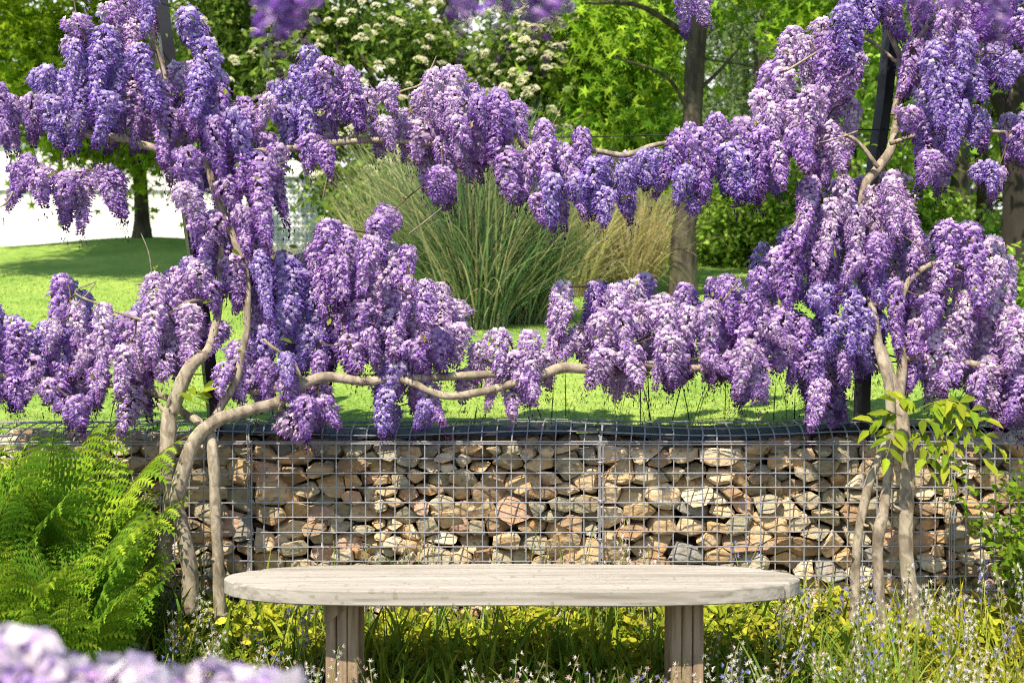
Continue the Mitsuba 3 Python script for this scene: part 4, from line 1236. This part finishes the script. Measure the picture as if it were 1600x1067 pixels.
def shrub_heads(k, cx, cy, cz, rx, ry, rz, n, rng, base_mesh):
    for _ in range(n):
        d = norm(rng.normal(size=3) + np.array([0, -1.1, .3]))
        c = np.array([cx, cy, cz]) + d * np.array([rx, ry, rz]) * rng.uniform(.9, 1.05)
        R = rot(np.cross([0, 0, 1], d) + [1e-6, 0, 0], rng.uniform(.3, .9))
        scene[part(k, 'flower_head')] = {**base_mesh[rng.integers(0, len(base_mesh))], 'to_world': mat4(R, c, rng.uniform(.5, .95))}


heads = []
for q in range(4):
    n = 46
    a, r = rng.random(n) * 6.28, np.sqrt(rng.random(n)) * .062
    p = np.stack([r * np.cos(a), r * np.sin(a), .036 * (1 - (r / .062) ** 2) + rng.normal(0, .004, n)], 1)
    m = leaf_cloud(rng, p, rng.normal(0, .35, (n, 3)) + [0, 0, 1], np.full(n, .026), (np.array([[-.1, 0, 0], [.4, .5, .1], [.9, 0, 0], [.4, -.5, .1], [.4, 0, -.1]]), np.array([[0, 4, 1], [1, 4, 2], [2, 4, 3], [3, 4, 0]])), leaf_cols(rng, n, [(.80, .78, .58), (.72, .72, .46), (.84, .83, .68)], .1))
    heads.append(mikit.ply((m[0], m[1]), 'petal', color=m[2]))
VIB = [(.08, .15, .03), (.13, .22, .04), (.19, .29, .05), (.26, .36, .07)]
for x, y, Y, rx, rz, nh, lab in ((590, 130, 13.0, 1.05, 1.25, 250, 'large dark shrub with cream flower heads above the tall grass'), (370, 95, 13.4, .62, 1.15, 90, 'dark shrub with few cream flower heads behind the left wisteria'), (835, 120, 12.6, .50, .95, 150, 'shrub crowded with cream flower heads left of the star leaved tree'), (655, 285, 12.2, .45, .35, 44, 'low shrub with cream flower heads just above the grass')):
    k = thing('flowering_shrub', lab, 'shrub', 'cream flowering shrubs')
    c = P(x, y, Y)
    g = lawn_z(c[0], Y)
    for q in range(6):
        a = np.array([c[0] + rng.normal(0, .15), Y + rng.normal(0, .1), float(g) - .05])
        e = np.array([c[0] + rng.normal(0, rx * .5), Y + rng.normal(-.1, .2), c[2] + rng.uniform(.2, .9) * rz])
        s = spline(np.array([a, (a + e) / 2 + rng.normal(0, .1, 3), e]), 12)
        add(part(k, 'stem'), tube(s, np.linspace(.035, .012, 12), 7, lump=.1), 'tree_bark', True)
    cl = []
    nb = int(34 * rx * rz)
    for _ in range(max(8, nb)):
        d = norm(rng.normal(size=3))
        q = np.array([c[0], Y, c[2]]) + d * np.array([rx, .6, rz]) * rng.uniform(.45, .95)
        cl.append((*q, .27, .27, .22, 15))
    m = crown(rng, cl, 14, .088, OVATE, VIB, .14, 1.0, up=.5)
    put(part(k, 'crown'), m, 'far_leaf')
    shrub_heads(k, c[0], Y, c[2], rx * 1.05, .78, rz * 1.05, nh, rng, heads)

# tree on the crest of the lawn
k = thing('crest_tree', 'slim trunk tree on the crest of the lawn before the white wall', 'tree')
b = P(222, 374, 17.8)
b[2] = float(lawn_z(b[0], b[1])) - .05
limbs(k, [b, b + [0, 0, .25], P(220, 300, 17.8), P(218, 230, 17.8), P(222, 120, 17.8), P(225, -40, 17.8)], [.15, .10, .088, .085, .07, .04],
      [([P(220, 250, 17.8), P(160, 225, 17.5), P(90, 230, 17.2)], .03), ([P(219, 230, 17.8), P(280, 225, 17.3), P(330, 240, 17)], .028), ([P(222, 170, 17.8), P(120, 120, 17), P(40, 90, 16.6)], .04)])
cl = []
for x, y, Y, rx, ry, rz, n in ((225, 225, 17.0, .5, .5, .14, 20), (150, 228, 17.2, .35, .5, .12, 9), (100, 224, 17.0, .3, .4, .08, 6), (192, 268, 17, .07, .1, .12, 3), (200, 165, 17.3, 1.1, 1, .4, 46), (60, 155, 17, 1.0, 1, .4, 46), (320, 140, 17.2, .9, 1, .4, 40), (30, 70, 16.8, .9, 1, .55, 64), (120, 60, 17, .9, 1, .5, 56), (230, 60, 17.4, 1.1, 1, .6, 50), (40, -30, 16.8, 1.2, 1.2, .6, 60), (220, -80, 17.2, 1.6, 1.6, .9, 60), (60, -120, 15.6, 1.6, 1.4, .6, 50), (100, 130, 17, .6, .8, .3, 30)):
    c = P(x, y, Y)
    cl.append((c[0], c[1], c[2], rx, ry, rz, n))
m = crown(rng, cl, 22, .13, STAR, [(.25, .40, .025), (.34, .49, .03), (.19, .31, .025)], .2, 1.0, up=.5)
put(part(k, 'crown'), m, 'far_leaf')
# the nearer tree at the left whose shade lies on the slope (its crown is above the frame)
k = thing('shade_tree', 'broad tree out of view on the left whose shade lies on the slope', 'tree')
b = np.array([-8.4, 11.4, float(lawn_z(-8.4, 11.4)) - .1])
limbs(k, [b, b + [0, 0, .5], b + [.2, .1, 2.5], b + [.3, .2, 4.5]], [.26, .2, .16, .1], [([b + [.2, .1, 2.4], b + [1.4, .4, 3.6], b + [2.6, .6, 4.6]], .06)])
cl = [(-6.2 + a, 11.6 + c_, 6.9 + d, .8, .9, .7, 110) for a, c_, d in ((.5, 0, 0), (1.3, .5, -.3), (.6, 1.4, .1), (.2, -.8, .2), (.9, -1.3, .4), (1.0, 1.7, .5), (1.6, 2.1, .1))]
m = crown(rng, cl, 18, .16, QUADLEAF, [(.06, .10, .012), (.09, .14, .014)], .26, 1.0)
put(part(k, 'crown'), m, 'far_leaf')

# willow behind the star leaved tree
WIL = [(.24, .35, .16), (.31, .41, .21), (.19, .28, .13)]
for x, Y, lab in ((1190, 16.5, 'fine leaved grey green willow behind the straight trunk'), (930, 17.5, 'fine leaved grey green willow behind the bright star shaped leaves')):
    k = thing('willow', lab, 'tree', 'willows behind the star leaved tree')
    c = P(x, 300, Y)
    b = np.array([c[0], Y, float(lawn_z(c[0], Y)) - .1])
    limbs(k, [b, b + [.1, 0, 1.2], b + [.05, 0, 2.6], b + [.2, 0, 4.5]], [.22, .17, .14, .07], [])
    n = 1500
    ax = c[0] + rng.normal(0, .75, n)
    ay = Y + rng.normal(0, .55, n)
    az_ = rng.uniform(b[2] + .9, b[2] + 4.9, n)
    mm = 22
    t = rng.random((n, mm))
    ln = rng.uniform(.4, 1.1, n)
    dx = rng.normal(0, .22, (n, 2))
    pos = np.stack([ax[:, None] + dx[:, :1] * t, ay[:, None] + dx[:, 1:] * t, az_[:, None] - ln[:, None] * t ** 1.3], -1).reshape(-1, 3)
    nn = rng.normal(size=(len(pos), 3)) + [0, -.3, .3]
    put(part(k, 'crown'), leaf_cloud(rng, pos, nn, rng.uniform(.07, .12, len(pos)), WILLOW, leaf_cols(rng, len(pos), WIL, .25)), 'far_leaf')

# right side: shrubs, trees with yellowish trunks, one with shade painted into its bark
BR = [(.18, .34, .04), (.26, .43, .06), (.13, .25, .035), (.35, .48, .09)]
for x, y, Y, rx, rz, n, lab in ((1180, 330, 15.0, .75, .42, 26, 'bright fresh green shrub below the high wisteria, right of the straight trunk'), (1115, 320, 15.6, .5, .4, 16, 'olive green shrub just behind the straight trunk'), (1260, 320, 14.6, .6, .5, 20, 'green shrub behind the right wisteria'), (1415, 330, 13.5, .55, .55, 22, 'feathery green shrub right of the right post'), (1540, 395, 13, .5, .4, 16, 'green shrub at the foot of the forked trunk'), (1600, 470, 9.5, .35, .3, 14, 'green shrub at the right edge, low by the lawn')):
    k = thing('green_shrub', lab, 'shrub', 'green shrubs on the right side of the lawn')
    c = P(x, y, Y)
    g0 = float(lawn_z(c[0], Y))
    cl = []
    for _ in range(n):
        d = norm(rng.normal(size=3))
        q = c + d * np.array([rx, .45, rz]) * rng.uniform(.4, .95)
        cl.append((*q, .24, .24, .2, 13))
        cl.append((q[0], q[1], (q[2] + g0) / 2 + rng.normal(0, .1), .24, .24, .22, 6))
    put(part(k, 'crown'), crown(rng, cl, 18, .075, QUADLEAF, BR, .13, 1.0, up=.6), 'far_leaf')
    for q in range(3):
        add(part(k, 'stem'), tube(spline(np.array([[c[0] + rng.normal(0, .08), Y, g0 - .05], [c[0] + rng.normal(0, .15), Y, (g0 + c[2]) / 2], c + rng.normal(0, .2, 3)]), 8), np.linspace(.025, .01, 8), 6), 'tree_bark', True)
k = thing('clipped_hedge', 'low dark green hedge along the far edge of the lawn', 'hedge')
n = 7000
hx, hy = rng.uniform(P(1070, 400, 16.6)[0], P(1330, 400, 16.6)[0], n), 16.6 + rng.uniform(-.3, .3, n)
hz = lawn_z(hx, hy) + rng.random(n) * .36
put(k, leaf_cloud(rng, np.stack([hx, hy, hz], 1), rng.normal(0, .6, (n, 3)) + [0, -.4, .8], rng.uniform(.05, .09, n), QUADLEAF, leaf_cols(rng, n, [(.09, .23, .02), (.13, .29, .03)])), 'far_leaf')

for x, Y, r, lab, yb in ((1497, 14.5, .10, 'tree with a yellowish mossy trunk behind the right wisteria', 400), (1535, 15.5, .08, 'slender second trunk just right of the yellowish one', 400), (1590, 11.5, .13, 'tree with a thick forked trunk at the right edge, shade put into its bark colour', 430), (1450, 17.5, .12, 'tree farther back behind the feathery shrub', 380), (1330, 17.0, .12, 'tree hidden mostly behind the right post', 380)):
    k = thing('woodland_tree', lab, 'tree', 'trees on the right behind the wisteria')
    c = P(x, yb, Y)
    b = np.array([c[0], Y, float(lawn_z(c[0], Y)) - .1])
    limbs(k, [b, b + [.02, 0, .8], b + [-.05, 0, 2.0], b + [.1, 0, 3.4]], [r * 1.5, r * 1.05, r * .9, r * .6], [([b + [0, 0, 1.2], b + [-.35, -.1, 2.0], b + [-.8, -.3, 2.8]], r * .5), ([b + [0, 0, 1.4], b + [.35, .1, 2.1], b + [.9, .2, 2.6]], r * .45)], bark='shaded_bark' if x == 1590 else 'tree_bark')
    cl = []
    for _ in range(30):
        q = b + np.array([rng.normal(0, .75), rng.normal(-.1, .5), rng.uniform(1.5, 4.2)])
        cl.append((*q, .42, .42, .3, 13))
    put(part(k, 'crown'), crown(rng, cl, 16, .10, QUADLEAF if Y > 13 else OVATE, BR, .2, 1.0, up=.6), 'far_leaf')

# the belt of big trees behind everything
DK = [(.10, .19, .03), (.16, .27, .04), (.23, .34, .06), (.13, .21, .05)]
for i, (x, Y, w, lab) in enumerate(((470, 22, 2.2, 'tall dark tree far behind the flowering shrubs on the left'), (700, 23, 2.4, 'tall dark tree far behind the flowering shrubs in the middle'), (930, 24, 2.4, 'tall dark tree far behind the willow'), (1150, 23, 2.4, 'tall dark tree far behind the straight trunk'), (1370, 22, 2.4, 'tall dark tree far behind the right post'), (1600, 22, 2.6, 'tall dark tree far behind the right edge'), (150, 37, 4.5, 'tall dark tree far behind the white wall'))):
    k = thing('background_tree', lab, 'tree', 'tall trees behind the garden')
    c = P(x, 300, Y)
    b = np.array([c[0], Y, float(lawn_z(c[0], Y)) - .3])
    limbs(k, [b, b + [.1, 0, 1.5], b + [0, 0, 3.5], b + [.1, 0, 6]], [.3, .24, .2, .1], [])
    cl = []
    low = .4 if i not in (6,) else 3.7
    for _ in range(34):
        q = b + np.array([rng.uniform(-w, w) * .8, rng.normal(0, .7), rng.uniform(low, 7.0)])
        cl.append((*q, .75, .7, .55, 12))
    put(part(k, 'crown'), crown(rng, cl, 18, .17, QUADLEAF, DK if i % 2 else DK[1:], .3, 1.0, up=.6), 'far_leaf')

# ------------------------------------------------------------------ white wall and pavilion behind the lawn
k = thing('white_building', 'long plain white building wall beyond the crest of the lawn', 'building')
WY = 27.0
xr = P(405, 300, WY)[0]
add(part(k, 'wall'), box(-34, xr, WY, WY + 6, -1, 4.75), 'white_render')
zl = P(100, 298, WY)[2]
add(part(k, 'rail'), box(-34, xr, WY - .05, WY - .002, zl - .012, zl + .012), 'grey_joint')
st = [box(x, x + .03, WY - .06, WY - .004, zl - .075, zl - .014) for x in np.arange(-11.5, xr - .1, .146)]
kk = part(k, 'rail_studs')
add(kk, cat(st), 'grey_joint')
labels[kk] = {'kind': 'stuff'}
add(part(k, 'roof'), box(-34.3, xr + .3, WY - .3, WY + 6.3, 4.75, 4.95), 'white_render')
k = thing('garden_pavilion', 'small pale blue white lattice pavilion with a finial, half hidden by grass', 'pavilion')
PY = 15.5
c = P(452, 300, PY)
g0 = float(lawn_z(c[0], PY)) - .1
hw = .31
zt = P(452, 282, PY)[2]
add(part(k, 'panel'), box(c[0] - hw, c[0] + hw, PY - hw, PY + hw, g0, zt), 'pale_panel')
sl = []
for q in range(15):
    x = c[0] - hw + .62 * q / 14
    sl.append(box(x - .006, x + .006, PY - hw - .016, PY - hw - .003, g0, zt))
for q in range(16):
    z = g0 + (zt - g0) * q / 15
    sl.append(box(c[0] - hw, c[0] + hw, PY - hw - .030, PY - hw - .018, z - .006, z + .006))
kk = part(k, 'lattice')
add(kk, cat(sl), 'white_paint')
labels[kk] = {'kind': 'stuff'}
h = trimesh.convex.convex_hull(np.array([[c[0] + sx * (hw + .05), PY + sy * (hw + .05), zt + .002] for sx in (-1, 1) for sy in (-1, 1)] + [[c[0] + sx * (hw + .05), PY + sy * (hw + .05), zt + .03] for sx in (-1, 1) for sy in (-1, 1)] + [[c[0], PY, zt + .26]]))
add(part(k, 'roof'), (np.array(h.vertices), np.array(h.faces)), 'white_paint')
fin = trimesh.creation.revolve(np.array([[.0, 0], [.03, .0], [.03, .05], [.018, .08], [.045, .12], [.03, .17], [.0, .24]]), sections=16)
fin.apply_translation([c[0], PY, zt + .22])
add(part(k, 'finial'), (np.array(fin.vertices), np.array(fin.faces)), 'white_paint', 40)
